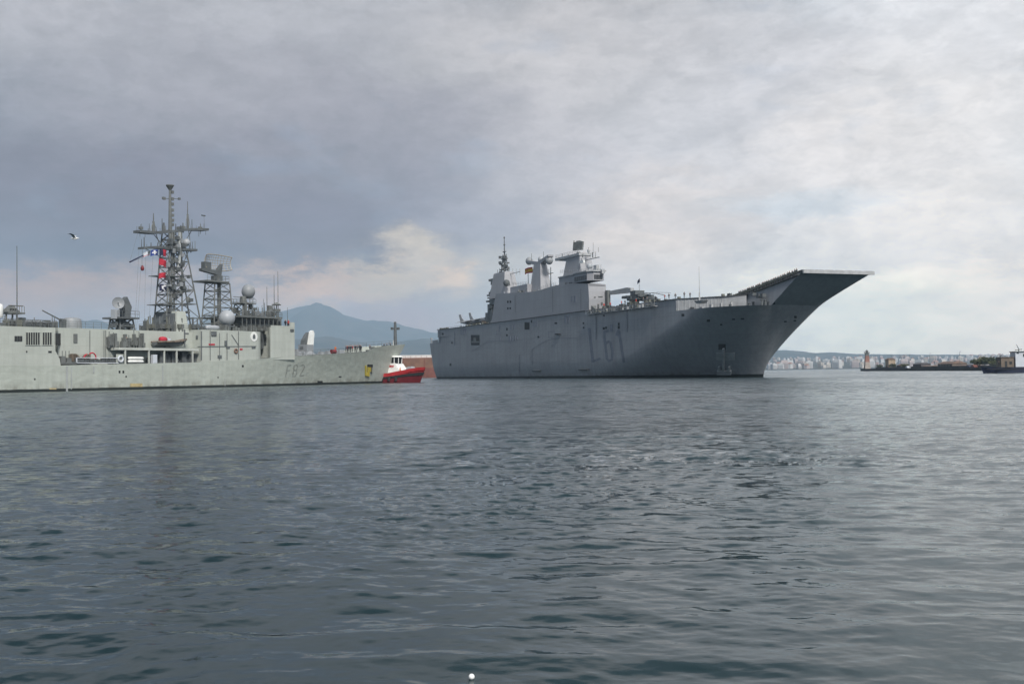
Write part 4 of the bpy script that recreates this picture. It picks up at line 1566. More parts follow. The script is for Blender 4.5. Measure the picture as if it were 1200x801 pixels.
# ship's badge: pale disc with dark device on the deckhouse
p, n = FSH.hit(297.5, 394.3)
mb = MB().lathe([(.95, 0), (.95, .06), (.02, .06)], (0, 0, 0), 20)
bd = mb.build('badge', MATS['white'], frig)
bd.location = p; bd.rotation_euler = n.to_track_quat('Z', 'Y').to_euler()
MB().prism_z([(-.35, -.45), (.35, -.45), (.35, .1), (.12, .5), (-.12, .5), (-.35, .1)], .06, .09).build('badge_device', MATS['fdark'], bd)
# hawse with a yellow anchor
mb = MB(); FSH.slab(mb, 430.5, 426.8, 436.5, 430, .12, .2); hp = mb.build('hawse_plate', MATS['black'], frig)
mb = MB()
FSH.slab(mb, 427.6, 428, 428.8, 438.5, .22, .05); FSH.slab(mb, 430.2, 430, 432, 440.5, .3, .05); FSH.slab(mb, 427.6, 437, 431.5, 440, .24, .05); FSH.slab(mb, 433, 430, 434, 435, .22, .05)
mb.build('anchor', MATS['yellow'], frig)
mb = MB(); FSH.slab(mb, 434.5, 429.5, 435.6, 437.5, .15, .05); mb.build('anchor_chain', MATS['fdark'], frig)

# --- boat deck gallery with posts
mb = MB()
x0, z0 = FS(139, 409.8, -6.75); x1, _ = FS(233, 407.5, -6.75)
z1 = z0 + .42
mb.box(x0, x1, -6.78, -4.3, z0, z1)
gal = mb.build('boat_deck', MATS['band'], frig)
mb = MB()
for px in (147, 174.8, 192.8, 207.3, 226):
    x, _ = FS(px, 420, -6.7)
    mb.box(x - .12, x + .12, -6.74, -6.5, f_sheer(x) - .05, z0 - .003)
mb.build('post', MATS['band'], gal)
for k in range(30):
    px = rnd.uniform(128, 230); y = rnd.uniform(-6.0, -4.6)
    h = rnd.uniform(3, 13)
    mb = MB()
    fbox(px, px + rnd.uniform(1.5, 6), 425.5 - h, 426, y, y + rnd.uniform(.5, 1.2), mb=mb)
    mb.build('deck_machinery', MATS['fdark'], frig)
mb = MB()
for k in range(26):
    px = rnd.uniform(122, 170); y = rnd.uniform(-5.6, -4.3)
    fbox(px, px + rnd.uniform(1, 4), rnd.uniform(389, 402), rnd.uniform(404, 409), y, y + .8, mb=mb)
for px in (128, 133, 151, 157, 160, 163, 166):
    x, z = FS(px, 408, -5.6)
    mb.tube((x, -5.6, z), (x, -5.6, z + rnd.uniform(2, 4.4)), .07, n=5)
mb.build('winch', MATS['fsteel'], frig)
mb = MB()
x, z = FS(216.5, 407, -6.3)
mb.tube((x, -6.3, z), (x, -6.3, z + 3.3), .13, n=6).box(x - .1, x + .9, -6.4, -6.2, z + 2.4, z + 2.7)
x, z = FS(188, 407, -6.3)
mb.build('boat_davit', MATS['fdark'], frig)
# low racks on the side deck
mb = MB()
x0, z0 = FS(89, 427, -6.5); x1, _ = FS(139, 425, -6.5)
zb = FS(110, 425.5, -6.5)[1]; zt = FS(110, 418.6, -6.5)[1]
mb.box(x0, x1, -6.6, -6.5, zt - .12, zt).box(x0, x1, -6.6, -6.5, zb, zb + .12)
mb.box(x0, x0 + .2, -6.6, -6.5, zb, zt)
r0 = mb.build('net_rack', MATS['palegrey'], frig)
mb = MB()
x2, _ = FS(98, 424, -6.4)
mb.box(x0 + .3, x2, -6.45, -5.6, zb + .15, zt - .15)
for k in range(26):
    a_ = x2 + .1 + (x1 - x2) * k / 26
    mb.box(a_, a_ + rnd.uniform(.1, .24), -6.45, -5.7, zb + .1, zt - rnd.uniform(.15, .5))
mb.build('stowed_nets', MATS['fdark'], r0)
x, z = FS(141.2, 420.5, -6.65)
mb = MB().torus((x, -6.7, z), .48, .17, 20, 8, 'y')
mb.cur = 1
mb.box(x - .75, x + .75, -6.5, -6.4, z - .85, z + .85)
mb.build('fairlead', [MATS['palegrey'], MATS['frig2']], frig, smooth='auto')
mb = MB()
for (a, b, c, d) in ((72, 417, 77, 426), (79, 419, 84, 426)):
    fbox(a, c, b, d, -6.2, -5.0, mb=mb)
fbox(71, 90, 424, 426.6, -6.8, -5.0, mb=mb)
for px in (73, 77, 81):
    x, z = FS(px, 418, -6)
    mb.tube((x, -6, z - .2), (x, -6, z + 1), .06, n=5)
mb.build('bollard_bank', MATS['fsteel'], frig)
x, z = FS(108, 418.5, -5.6)
mb = MB().torus((x, -5.6, z), .75, .12, 22, 6, 'y').torus((x - .9, -5.4, z - .1), .55, .15, 18, 6, 'y')
mb.build('hose_reel', MATS['redcloth'], frig, smooth=True)
mb = MB()
a = FS(83, 415, -5.4); b = FS(103, 413, -5.4)
for k in range(14):
    t = k / 14
    xx = a[0] + (b[0] - a[0]) * t
    mb.box(xx, xx + .5, -5.8, -4.8, a[1] - 1.2 + .3 * math.sin(9 * t), a[1] - .4 + .5 * math.sin(7 * t + 1))
mb.build('rope_heap', MATS['brown'], frig)

# --- forward deck: missile launcher, capstans, jack mast
mb = MB()
xm_, zb = FS(363, 416.5, -1.0)
mb.lathe([(2.0, 0), (2.0, .5), (1.5, .9), (1.2, 1.3), (.02, 1.3)], (xm_, 0, zb - .2), 20)
mb.box(xm_ - 1.2, xm_ + 1.0, -1.2, 1.2, zb + .6, zb + 2.4)
ml = mb.build('launcher_base', MATS['dome'], frig, smooth='auto')
ztp = FS(368, 387, -.8)[1]
mb = MB().prism_y([(xm_ - .1, zb + 1.5), (xm_ + 1.3, zb + 1.5), (xm_ + 1.75, ztp - .6), (xm_ + 1.35, ztp), (xm_ + .75, ztp - .3)], -.9, -.1)
mb.cur = 1
mb.prism_y([(xm_ - 1.3, zb + 1.5), (xm_ - .15, zb + 1.5), (xm_ + .7, ztp - .4), (xm_ + .1, ztp - .9), (xm_ - 1.0, zb + 3.2)], -.2, .7)
mb.build('launcher_arm', [MATS['white'], MATS['fdark']], ml)
mb = MB()
for (px, w, h, y) in ((349, 6, 5, -3), (356, 4, 4, -2), (376, 4, 3, -3.2), (381, 3, 2.5, -2), (384, 3, 3.5, -3), (399, 8, 4, -2.5), (347, 3, 7, 1)):
    x, z = FS(px, 415, y)
    mb.frustum((x - w * .13, x + w * .13, y - .6, y + .6), (x - w * .09, x + w * .09, y - .4, y + .4), f_sheer(x) - .1, f_sheer(x) + h * .2)
mb.build('capstan', MATS['dome'], frig)
mb = MB()
x, z = FS(391, 409, -2.6)
mb.lathe([(.02, 0), (.45, 0), (.47, 1.3), (.02, 1.3)], (x - .8, -2.6, f_sheer(x) + .5), 16, 'x')
mb.build('hawser_reel', MATS['darkred'], frig, smooth='auto')
mb = MB()
zd = f_sheer(5.4) - 1.2
x, z1 = FS(463, 377, 0)
mb.tube((x, 0, zd), (x, 0, z1), .5, .28, 10)
_, zc2 = FS(463, 385, 0)
mb.box(x - 1.35, x + 1.35, -.15, .15, zc2 - .1, zc2 + .1).box(x - 1.5, x - 1.0, -.25, .25, zc2 - .3, zc2 + .3).box(x + 1.0, x + 1.5, -.25, .25, zc2 - .25, zc2 + .35)
mb.build('bow_mast', MATS['fdark'], frig)
mb = MB()
pts = [(x_, -f_half(x_, 1.0) + .12, f_sheer(x_) - .03) for x_ in np.linspace(-37, -11, 12)]
mb.rail(pts, 1.05, 1.9, .03, 2)
pts = [(x_, f_half(x_, 1.0) - .12, f_sheer(x_) - .03) for x_ in np.linspace(-37, 7, 20)]
mb.rail(pts, 1.05, 1.9, .03, 2)
pts = [(x_, -f_half(x_, 1.0) + .1, f_sheer(x_) - .03) for x_ in np.linspace(-6, 7, 8)]
mb.rail(pts, .7, 1.9, .03, 1)
mb.build('railing', MATS['fsteel'], frig)
mb = MB()
for px in (430, 436, 449):
    x, z = FS(px, 402, -2)
    mb.box(x, x + .8, -2.2, -1.6, f_sheer(x) - 1.2, f_sheer(x) + .15)
mb.build('windlass', MATS['fsteel'], frig)

# --- rescue boat on the boat deck (its own thing)
x, z = FS(199.5, 405.8, -5.7)
rb = thing('rescue_boat', 'grey rigid rescue boat with red console cover, lying on the frigate boat deck', 'boat', FR.w(x, -5.7, z), FR.rz)
L_, H_ = 3.6, .9
mb = MB()
secs = [(-L_ / 1, .8, .75, .1), (-L_ * .5, .95, .8, .05), (0, 1.0, .85, 0), (L_ * .5, .85, .95, .05), (L_ * .82, .5, 1.15, .3), (L_ * 1.05, .03, 1.35, .9)]
V, F = [], []
for (sx_, hb, top, bot) in secs:
    V += [(sx_, -hb, top), (sx_, -hb * .75, bot + .25), (sx_, 0, bot), (sx_, hb * .75, bot + .25), (sx_, hb, top)]
for i in range(len(secs) - 1):
    for j in range(4):
        F.append((i * 5 + j, (i + 1) * 5 + j, (i + 1) * 5 + j + 1, i * 5 + j + 1))
    F.append((i * 5, i * 5 + 4, (i + 1) * 5 + 4, (i + 1) * 5))
F.append((0, 1, 2, 3, 4))
mb.add(V, F)
mb.build('hull', MATS['fdark'], rb)
mb = MB()
for s in (-1, 1):
    mb.path([(a, s * b, c) for a, b, c in [(q[0], q[1], q[2]) for q in secs]], .2, 8)
mb.build('tube_collar', MATS['brown'], rb, smooth=True)
MB().lathe([(.02, -.7), (.5, -.6), (.58, 0), (.5, .6), (.02, .7)], (-1.7, 0, 1.2), 12, 'x').build('console_cover', MATS['redcloth'], rb, smooth=True)
MB().box(-.8, -.2, -.35, .35, .8, 1.5).build('engine_cover', MATS['palegrey'], rb)
for px, lab in ((157, 'pair of long white raft canisters under the frigate boat deck'),):
    pass
for row, (pya, lab) in enumerate(((419.6, 'upper long white raft canister under the frigate boat deck'), (423.4, 'lower long white raft canister under the frigate boat deck'))):
    x, z = FS(149.5, pya, -6.2)
    o = MB().lathe([(.02, 0), (.22, .05), (.27, .3), (.27, 3.0), (.22, 3.3), (.02, 3.35)], (0, 0, 0), 12, 'x').build('life_raft_canister', MATS['white'], None, smooth=True, loc=FR.w(x, -6.3, z), rz=FR.rz)
    tag(o, lab, 'life raft', 'raft canisters under the boat deck')
x, z = FS(178, 425.5, -6.3)
lk = thing('locker', 'pale upright locker between two posts of the frigate boat deck', 'locker', FR.w(x, -6.3, z), FR.rz)
MB().box(0, .95, -.3, .3, 0, 1.55).build('case', MATS['palegrey'], lk)
MB().box(.1, .85, -.34, -.301, .1, 1.4).build('door', MATS['palegrey'], lk)
for (px, py, lab) in ((224.5, 417, 'orange lifebuoy on the deckhouse near the boat deck end'), (275.8, 411, 'orange lifebuoy under the slanted pipe of the forward deckhouse')):
    p, n = FSH.hit(px, py)
    o = MB().torus((0, 0, 0), .36, .12, 20, 8, 'z').build('lifebuoy', MATS['orange'], None, smooth=True)
    o.location = FR.w(*(p + n * .18))
    o.rotation_euler = (math.pi / 2, 0, FR.rz)
    tag(o, lab, 'lifebuoy', 'lifebuoys on the frigate')
for (a, b, c, d) in ((244.6, 402.5, 251.5, 404.3), (281, 408, 284, 410)):
    mb = MB(); FSH.slab(mb, a, b, c, d, .08, .05); mb.build('red_fire_point', MATS['redcloth'], frig)

# --- flags on the mast halyards (things of their own)


def flag(px, py, wpx, hpx, y, cols, label, name='signal_flag', fr=FR, amp=.12, lean=0.0, device=None, group='signal flags on the frigate mast'):
    """cloth hanging from its halyard, wavy in y, stripes by columns or rows"""
    x0, z1 = fr.side(px, py, y)
    x1, _ = fr.side(px + wpx, py, y)
    _, z0 = fr.side(px, py + hpx, y)
    w, h = x1 - x0, z1 - z0
    mb = MB()
    N1, N2 = 10, 8
    V = []
    for side in (-.012, .012):
        for i in range(N1 + 1):
            for j in range(N2 + 1):
                u, q = i / N1, j / N2
                V.append((u * w, side + amp * math.sin(u * 6 + q * 2.2) * (0.3 + u), -q * h + lean * u + .08 * h * math.sin(u * 5)))
    k = (N1 + 1) * (N2 + 1)
    for i in range(N1):
        for j in range(N2):
            u, q = (i + .5) / N1, (j + .5) / N2
            mb.cur = device(u, q) if device else 0
            a = i * (N2 + 1) + j
            mb.f += [(a, a + 1, a + N2 + 2, a + N2 + 1), (k + a, k + a + N2 + 1, k + a + N2 + 2, k + a + 1)]
            mb.mi += [mb.cur] * 2
    mb.v = V
    o = mb.build(name, [MATS[c] for c in cols], None, smooth=True, loc=fr.w(x0, y, z1), rz=fr.rz)
    return tag(o, label, 'flag', group)


YH = -2.4
flag(187.0, 291.8, 8.0, 7.6, YH, ['navycloth', 'redcloth'], 'navy and dark red flag at the top right of the frigate flag hoist', device=lambda u, q: 1 if u > .5 else 0)
flag(186.5, 302.6, 8.5, 7.8, YH, ['redcloth'], 'larger plain red flag hanging under the navy and red one', lean=-.25)
flag(186, 320.6, 8.5, 6.0, YH, ['redcloth'], 'smaller plain red flag lower on the frigate hoist', lean=.4)
flag(187, 333.2, 8.5, 7.5, YH, ['navycloth', 'whitecloth'], 'navy flag with pale chevron, lowest of the frigate hoist', device=lambda u, q: 1 if abs(abs(q - .5) - (u - .25) * .8) < .12 and u > .25 else 0)
flag(176.5, 293.8, 9, 6.5, YH, ['bluecloth', 'whitecloth'], 'blue flag with a white star cross flying left of the frigate mast', lean=.5, device=lambda u, q: 1 if (abs(u - .5) < .1 and abs(q - .5) < .32) or (abs(q - .5) < .12 and abs(u - .5) < .26) else 0)
flag(167.5, 297.0, 8.5, 5.0, YH, ['palegrey', 'fdark', 'redcloth'], 'greyish striped flag next to the slanted staff', lean=.7, device=lambda u, q: 1 if u > .6 and q < .6 else (2 if abs(q - .8) < .1 else 0))
a = FS(152, 307, YH); b = FS(168, 299, YH)
o = MB().tube((0, 0, 0), (b[0] - a[0], 0, b[1] - a[1]), .14, .1, 6).build('furled_pennant', MATS['navycloth'], None, loc=FR.w(a[0], YH, a[1]), rz=FR.rz)
tag(o, 'dark furled pennant slanting at the outer end of the flag line', 'flag')
x, z = FS(166.8, 314, YH)
o = MB().lathe([(.02, 0), (.28, .1), (.34, .5), (.2, .9), (.02, 1.0)], (0, 0, -.5), 10).build('signal_shape', MATS['darkred'], None, smooth=True, loc=FR.w(x, YH, z), rz=FR.rz)
tag(o, 'small dark red signal shape hanging below the flag line', 'signal')
mb = MB()
for (pa, pb) in (((162, 271), (152, 307)), ((167, 290), (160, 386)), ((167, 290), (166.8, 313)), ((171, 290), (169, 386)), ((186, 290), (186.5, 352)), ((152, 307), (196, 291)), ((180, 289), (174, 386)), ((163, 290), (158, 386))):
    a = FS(*pa, YH); b = FS(*pb, YH)
    mb.tube((a[0], YH, a[1]), (b[0], YH, b[1]), .02, n=4)
mb.build('halyard', MATS['fdark'], mobj)

# --- crew
i = 0
NAMEF = {'navy': 'dark navy uniform', 'white': 'navy uniform and white cap', 'grey': 'grey overalls', 'red': 'red life vest and white cap', 'orange': 'orange life vest'}
for (px, y, kind, pose) in ((405.5, -2.4, 'navy', 'down'), (408, -2.9, 'navy', 'rail'), (410, -1.6, 'grey', 'down'), (411.5, -2.7, 'navy', 'down'), (413.5, -2.0, 'red', 'down'), (415.5, -2.6, 'navy', 'down'), (417, -1.5, 'navy', 'rail'), (419, -2.2, 'grey', 'down'), (421.5, -1.6, 'navy', 'down'), (423, -2.2, 'navy', 'raised'), (393, -2.4, 'orange', 'rail'), (407, -.5, 'red', 'down')):
    x, z = FS(px, 412, y)
    person(FR.w(x, y, f_sheer(min(x, -9.6)) - .02), FR.rz + math.pi / 2 * (-1 if pose == 'rail' else rnd.uniform(-1, 1)), kind, pose,
           f'person in {NAMEF[kind]} standing in the crowd on the frigate foredeck' if pose == 'down' else (f'person in {NAMEF[kind]} leaning to the foredeck rail' if pose == 'rail' else f'person in {NAMEF[kind]} raising an arm at the crowd end'), 'crew on the frigate foredeck')
for (px, y, kind, pose, lab) in ((450, -.6, 'navy', 'down', 'dark clad person standing farthest from the bow mast'), (453.5, -.4, 'grey', 'rail', 'person in grey overalls leaning between two others by the bow mast'), (457.5, -.5, 'navy', 'raised', 'person in navy with raised arm beside the bow mast'), (433.5, -1.2, 'grey', 'down', 'lone person in grey standing at the step of the bow bulwark')):
    x, z = FS(px, 403, y)
    person(FR.w(x, y, f_sheer(x) - 1.13), FR.rz + rnd.uniform(-1, 1), kind, pose, lab, 'crew at the frigate bow')
for (px, y, kind, pose, lab) in ((334.5, -5.6, 'navy', 'down', 'dark clad person standing on the frigate bridge wing'), (338, -5.9, 'red', 'rail', 'person in red vest leaning on the frigate bridge wing')):
    x, z = FS(px, 384, y)
    person(FR.w(x, y, ztb), FR.rz - math.pi / 2, kind, pose, lab, 'crew on the bridge wing')
for (px, y, kind, pose, lab) in ((199, -4.9, 'navy', 'down', 'dark clad person behind the rescue boat'), (148, -5.0, 'grey', 'rail', 'person in grey overalls by the winches aft of the rescue boat'), (193, -4.7, 'orange', 'down', 'person in orange vest behind the rescue boat cover')):
    x, z = FS(px, 407, y)
    person(FR.w(x, y, FS(px, 407.2, -6.75)[1] + .2), FR.rz - math.pi / 2, kind, pose, lab, 'crew on the boat deck')

# ================================================================== ASSAULT SHIP (flat deck, ski jump)
LX, LY = -17.8 + .38 * 213, 476.6 - .925 * 213
LH = Frame(LX, LY, .38, -.925)
LS = lambda px, py, y=-16.0: LH.side(px, py, y)
lhd = thing('assault_ship', 'grey amphibious assault ship with flat deck and ski jump bow, numbered L61', 'warship', LH.o, LH.rz)
LSH = Ship(LH, lhd)
ZK, ZD = 17.4, 20.4                      # mooring deck / knuckle level, flight deck level


def l_outline(z, n=34):
    """starboard half of the bow waterline at height z: list of (x, half breadth)"""
    t = max(0.0, z / ZK)
    x0 = -72 + 66 * t ** 0.9
    Ln = 12.0 * t ** 1.25
    if z < 0: Ln = -0.6
    B = 15.1 + 0.9 * min(1.0, t * 4)
    k = t ** 1.15
    m, nn = 2.15 + .25 * k, 1.0 + 1.15 * k
    out = []
    for i in range(n + 1):
        s = i / n
        a = math.sin(s * math.pi / 2) ** (1.0 if z > 3 else .9)
        b = B * max(0.0, 1 - a ** m) ** (1 / nn)
        out.append((x0 + (Ln - x0) * a, b))
    return out


def build_lhd_hull():
    mb = MB()
    zs = [-.5, 0, .8, 2, 4, 6, 8, 10, 12, 13.6, 15.2]
    def ring(z, xa):
        B = l_outline(z)[0][1]
        o = l_outline(z)
        aft = [xa + (o[0][0] - xa) * i / 12 for i in range(12)]
        half = [(x, B - .5 * max(0, (-195 - x) / 20)) for x in aft] + o
        st = [(x, -b, z) for x, b in half]
        po = [(x, b, z) for x, b in half][::-1]
        return st + po
    def loft(rings):
        n = len(rings[0])
        V = [p for r in rings for p in r]
        F = []
        for j in range(len(rings) - 1):
            for i in range(n - 1):
                F.append((j * n + i, j * n + i + 1, (j + 1) * n + i + 1, (j + 1) * n + i))
            F.append(((j + 1) * n - 1, j * n, (j + 1) * n, (j + 2) * n - 1))
        mb.add(V, F)
    loft([ring(z, -215.5 - 7.0 * max(0, z) / 15.2) for z in zs])
    loft([ring(15.2, -209.5), ring(16.3, -209.5), ring(ZK, -209.5)])
    return mb


hull_mb = build_lhd_hull()
n0 = len(hull_mb.v)
# upper side up to the flight deck, with the deck edge drawn in towards the bow
UP = [(-209.5, -16.0), (-120, -16.0), (-60, -16.0), (-15, -16.0)]
GAL = [(-15, -16.0), (-3.5, -8.6), (1.0, -5.2)]
vs = []
for (x, y) in UP:
    vs += [(x, y, ZK), (x, y, ZD)]
hull_mb.add(vs, [(2 * i, 2 * i + 2, 2 * i + 3, 2 * i + 1) for i in range(len(UP) - 1)])
hull_mb.add([(-209.5, -16, ZK), (-209.5, 16, ZK), (-209.5, 16, ZD), (-209.5, -16, ZD)], [(0, 3, 2, 1)])
hull_mb.add([(-209.5, 16, ZK), (-20, 16, ZK), (-20, 16, ZD), (-209.5, 16, ZD)], [(0, 3, 2, 1)])


def z_ramp(x):
    t = min(1.0, max(0.0, (x + 9) / 31.0))
    return ZD + 4.35 * t ** 1.12


RX, RY0, RY1 = 22.4, -4.3, 16.3           # ramp front edge
low = [(x, b) for x, b in l_outline(ZK)]
nose = [(x, -b) for x, b in low if b < 5.6] + [(x, b) for x, b in low[::-1]][1:]
nose = [(nose[0][0], nose[0][1])] + nose[1:]
# top edge matched point by point
top = []
N = len(nose)
def arc(pts):
    d = [0]
    for a, b in zip(pts, pts[1:]): d.append(d[-1] + math.hypot(a[0] - b[0], a[1] - b[1]))
    return [q / d[-1] for q in d]
tl = [(RX, RY0), (RX, RY1 - 2), (RX - .2, RY1), (-1, 16.0), (-20, 16.0)]
pa = arc(nose)
ta = [0, .40, .50, .80, 1.0]
tz = [z_ramp(p[0]) for p in tl]
for q in pa:
    x = float(np.interp(q, ta, [p[0] for p in tl])); y = float(np.interp(q, ta, [p[1] for p in tl]))
    top.append((x, y, z_ramp(x) - .1))
V = []
NS = 8
for s in range(NS + 1):
    k = s / NS
    for (a, b) in zip(nose, top):
        e = k ** 1.0
        V.append((a[0] + (b[0] - a[0]) * e, a[1] + (b[1] - a[1]) * e, ZK + (b[2] - ZK) * k))
hull_mb.add(V, [(s * N + i, s * N + i + 1, (s + 1) * N + i + 1, (s + 1) * N + i) for s in range(NS) for i in range(N - 1)])
# starboard wall of the ramp
xs = np.linspace(-3.5, RX, 14)
bx, by = nose[0]
vs = []
for x in xs:
    t = (x + 3.5) / (RX + 3.5)
    vs += [(-3.5 + t * (bx + 3.5), by, ZK), (x, RY0, z_ramp(x) - .1)]
hull_mb.add(vs, [(2 * i, 2 * i + 2, 2 * i + 3, 2 * i + 1) for i in range(13)])
LSH.shell(hull_mb)
hull_mb.build('hull', MATS['lhd'], lhd, smooth='auto')

gm = MB()
gp = GAL
gm.add([(x, y, z) for (x, y) in gp for z in (ZK, ZD)], [(0, 2, 3, 1), (2, 4, 5, 3)])
LSH.shell(gm)
gal_l = gm.build('bow_gallery_wall', MATS['lgrey'], lhd)
mb = MB()
for t in np.linspace(.05, .95, 13):
    x = -15 + t * 11.5; y = -16 + t * 7.4
    mb.box(x - .05, x + .05, y - .10, y + .1, ZK + .02, ZD - .05)
mb.prism_y([(-15, ZD - .9), (-3.5, ZD - .9), (-3.5, ZD - .8), (-15, ZD - .8)], -8.7, -8.69)
mb.build('gallery_frame', MATS['lgrey'], gal_l)
# decks
dm = MB()
dm.prism_z([(-209.9, -16.25), (-15, -16.25), (-3.2, -8.75), (.9, -5.3), (.9, 16.2), (-209.9, 16.2)], ZD, ZD + .18)
dm.add([(-222.0, -15.2, 15.19), (-209, -15.7, 15.19), (-209, 15.7, 15.19), (-222.0, 15.2, 15.19)], [(0, 1, 2, 3)])
mo = [(x, -b, ZK + .004) for x, b in low if b >= 5.4]
k = len(mo)
mo += [(-3, -4.4, ZK + .004)]
dm.add(mo, [tuple(range(len(mo)))])
dm.build('flight_deck', MATS['lhddeck'], lhd)
rm = MB()
xs = np.linspace(-9, RX, 20)
vs = []
for x in xs:
    z = z_ramp(x)
    y1 = float(np.interp(x, [-20, -1, RX - .2, RX], [16, 16, RY1, RY1]))
    vs += [(x, RY0 - .1, z + .2), (x, y1 + .1, z + .2), (x, RY0 - .1, z - .12), (x, y1 + .1, z - .12)]
F = []
for i in range(19):
    a = 4 * i
    F += [(a, a + 4, a + 5, a + 1), (a, a + 2, a + 6, a + 4), (a + 1, a + 5, a + 7, a + 3)]
F.append((4 * 19, 4 * 19 + 1, 4 * 19 + 3, 4 * 19 + 2))
rm.add(vs, F)
ski = rm.build('ski_jump', MATS['lhddeck'], lhd)
lp = MB()
n = 22
for i in range(n):
    a = RY0 + (RY1 - RY0) * i / n; b = RY0 + (RY1 - RY0) * (i + 1) / n - .012
    lp.box(RX + .02, RX + .5, a, b, z_ramp(RX) - .62, z_ramp(RX) + (.26 if i % 3 else .2))
lp.build('ramp_lip', MATS['lgrey'], ski)
lp = MB()
for i in range(26):
    x = -6 + i * 1.06
    z = z_ramp(x)
    z2 = z_ramp(x + 1.06)
    lp.prism_y([(x, z - .30), (x + 1.06, z2 - .30), (x + 1.06, z2 + .22), (x, z + .22)], RY0 - .72, RY0 - .68)
    lp.prism_y([(x, z - .92), (x + 1.06, z2 - .92), (x + 1.06, z2 - .86), (x, z - .86)], RY0 - .72, RY0 - .1)
    lp.tube((x, RY0 - .7, z - .9), (x, RY0 - .7, z + .55), .04, n=4)
lp.build('ramp_edge_rail', MATS['gear'], ski)


def lbox(px0, px1, pyt, pyb, y0, y1, mb=None):
    xa, _ = LS(px0, pyb, y0); xb, _ = LS(px1, pyb, y0)
    pm = (px0 + px1) / 2
    zt = LS(pm, pyt, y0)[1]; zb = LS(pm, pyb, y0)[1]
    (mb or MB()).box(xa, xb, y0, y1, zb, zt)
    return xa, xb, zb, zt


# --- island
Y0 = -16.04
pts = [LS(*q, Y0) for q in ((574.5, 380), (576.5, 373.5), (581, 343.8), (600, 343), (627, 341.5), (651.5, 334), (672, 331.5), (689.3, 332.5), (690.3, 350), (690.3, 366))]
xf = pts[-1][0]
outl = [(pts[0][0], ZD + .05)] + pts[1:-1] + [(xf, ZD + .05)]
yfr = LH.front(710.5, 345, xf)[0]
mb = MB()
mb.prism_y(outl, Y0, -15.3)
inner = [(p[0], p[1]) for p in outl]
# front face narrows towards the top like the photo
mb.prism_y([(p[0] - (.0 if p[0] < xf - 3 else .02), p[1]) for p in outl], -15.3, yfr)
LSH.shell(mb)
isl = mb.build('island', MATS['lhd2'], lhd)
# navigating bridge
xb0 = LS(655, 330, -15.2)[0]
zb0 = LS(680, 330.5, -15.6)[1]; zb1 = LS(680, 320.3, -15.6)[1]; zbw0 = LS(684, 328.6, -15.6)[1]; zbw1 = LS(684, 323.2, -15.6)[1]
xbf = xf + .9
ybf = LH.front(709, 325, xbf)[0]
mb = MB()
xk = LS(672, 329, -15.6)[0]
mb.prism_z([(xb0, -15.2), (xk, -15.2), (xk + 2, -16.2), (xbf - 1.6, -16.2), (xbf, -14.8), (xbf, ybf - .6), (xbf - .8, ybf), (xb0, ybf)], zb0, zb1)
LSH.shell(mb)
br = mb.build('bridge', MATS['lhd2'], lhd)
for i in range(6):
    wm = MB()
    a = xk + 2.1 + (xbf - 1.7 - xk - 2.1) * i / 6
    b = a + (xbf - 1.7 - xk - 2.1) / 6 * .84
    wm.box(a, b, -16.26, -16.1, zbw0, zbw1).build('bridge_window', MATS['glass'], br)
wm = MB()
wm.add([(xk + .2, -15.38, zbw0), (xk + 1.9, -16.22, zbw0), (xk + 1.9, -16.22, zbw1), (xk + .8, -15.68, zbw1)], [(0, 1, 2, 3)])
wm.build('bridge_window', MATS['glass'], br)
n = 6
for i in range(n):
    wm = MB()
    a = -14.6 + (ybf - .8 + 14.6) * i / n
    b = a + (ybf - .8 + 14.6) / n * .84
    wm.box(xbf - .1, xbf + .06, a, b, zbw0, zbw1).build('bridge_window', MATS['glass'], br)
MB().prism_z([(xb0 - .2, -15.5), (xk, -15.5), (xk + 2, -16.6), (xbf - 1.4, -16.6), (xbf + .5, -15), (xbf + .5, ybf + .2), (xb0 - .2, ybf + .2)], zb1, zb1 + .35).build('bridge_roof', MATS['lgrey'], br)
MB().box(xf - .02, xf + .12, -15.9, yfr - .2, zb0 - 1.3, zb0 - 1.15).build('drip_rail', MATS['lhd2'], br)
# light front bulkhead fittings
mb = MB()
for (a, b, c, d) in ((701, 347, 706, 348), (696, 347.5, 698, 348.5), (693, 358, 698.5, 363), (700, 356, 702, 361), (704, 354, 706, 357), (691.5, 363, 694, 366)):
    LSH.slab(mb, a, b, c, d, .2, .02)
mb.build('bulkhead_fitting', MATS['fsteel'], isl)
lbr = MB(); lbox(709.5, 712.2, 340, 366, yfr - .6, yfr + .4, mb=lbr); lbr.build('ventilation_shaft', MATS['fsteel'], isl)

# --- openings on the ship side
for (a, b, c, d) in ((552, 392.3, 562, 404.2), (614.8, 377.3, 620.6, 386), (709.3, 382.5, 711.3, 385.2)):
    mb = MB(); LSH.slab(mb, a, b, c, d, .04, .3); ob = mb.build('side_opening', MATS['black'], lhd)
mb = MB(); LSH.slab(mb, 552.6, 399.5, 561.5, 401.5, .10, .02); LSH.slab(mb, 555, 395.5, 558, 400, .10, .02); mb.build('boat_in_bay', MATS['fsteel'], lhd)
LOUV = [(540, 385.3, 542, 392), (542.6, 385.1, 544.6, 391.8), (545.2, 385, 547, 391.5), (585, 380.5, 586.6, 388), (598.6, 380.5, 600.4, 386), (601.6, 380.3, 603.4, 385.8), (625, 376, 627, 382.5), (628, 376, 630, 382.3), (662, 369.5, 664.2, 379), (665.2, 369.3, 667.4, 378.8), (669.6, 346.8, 671.3, 353.5), (672.8, 346.4, 675, 354), (596.7, 393.3, 598.2, 399), (599.6, 393.3, 601.2, 399), (602.5, 393, 604.2, 399), (605.8, 394, 607, 397.5), (586, 393, 587, 400), (715.2, 380, 718.2, 388), (582.2, 387.5, 583.2, 392)]
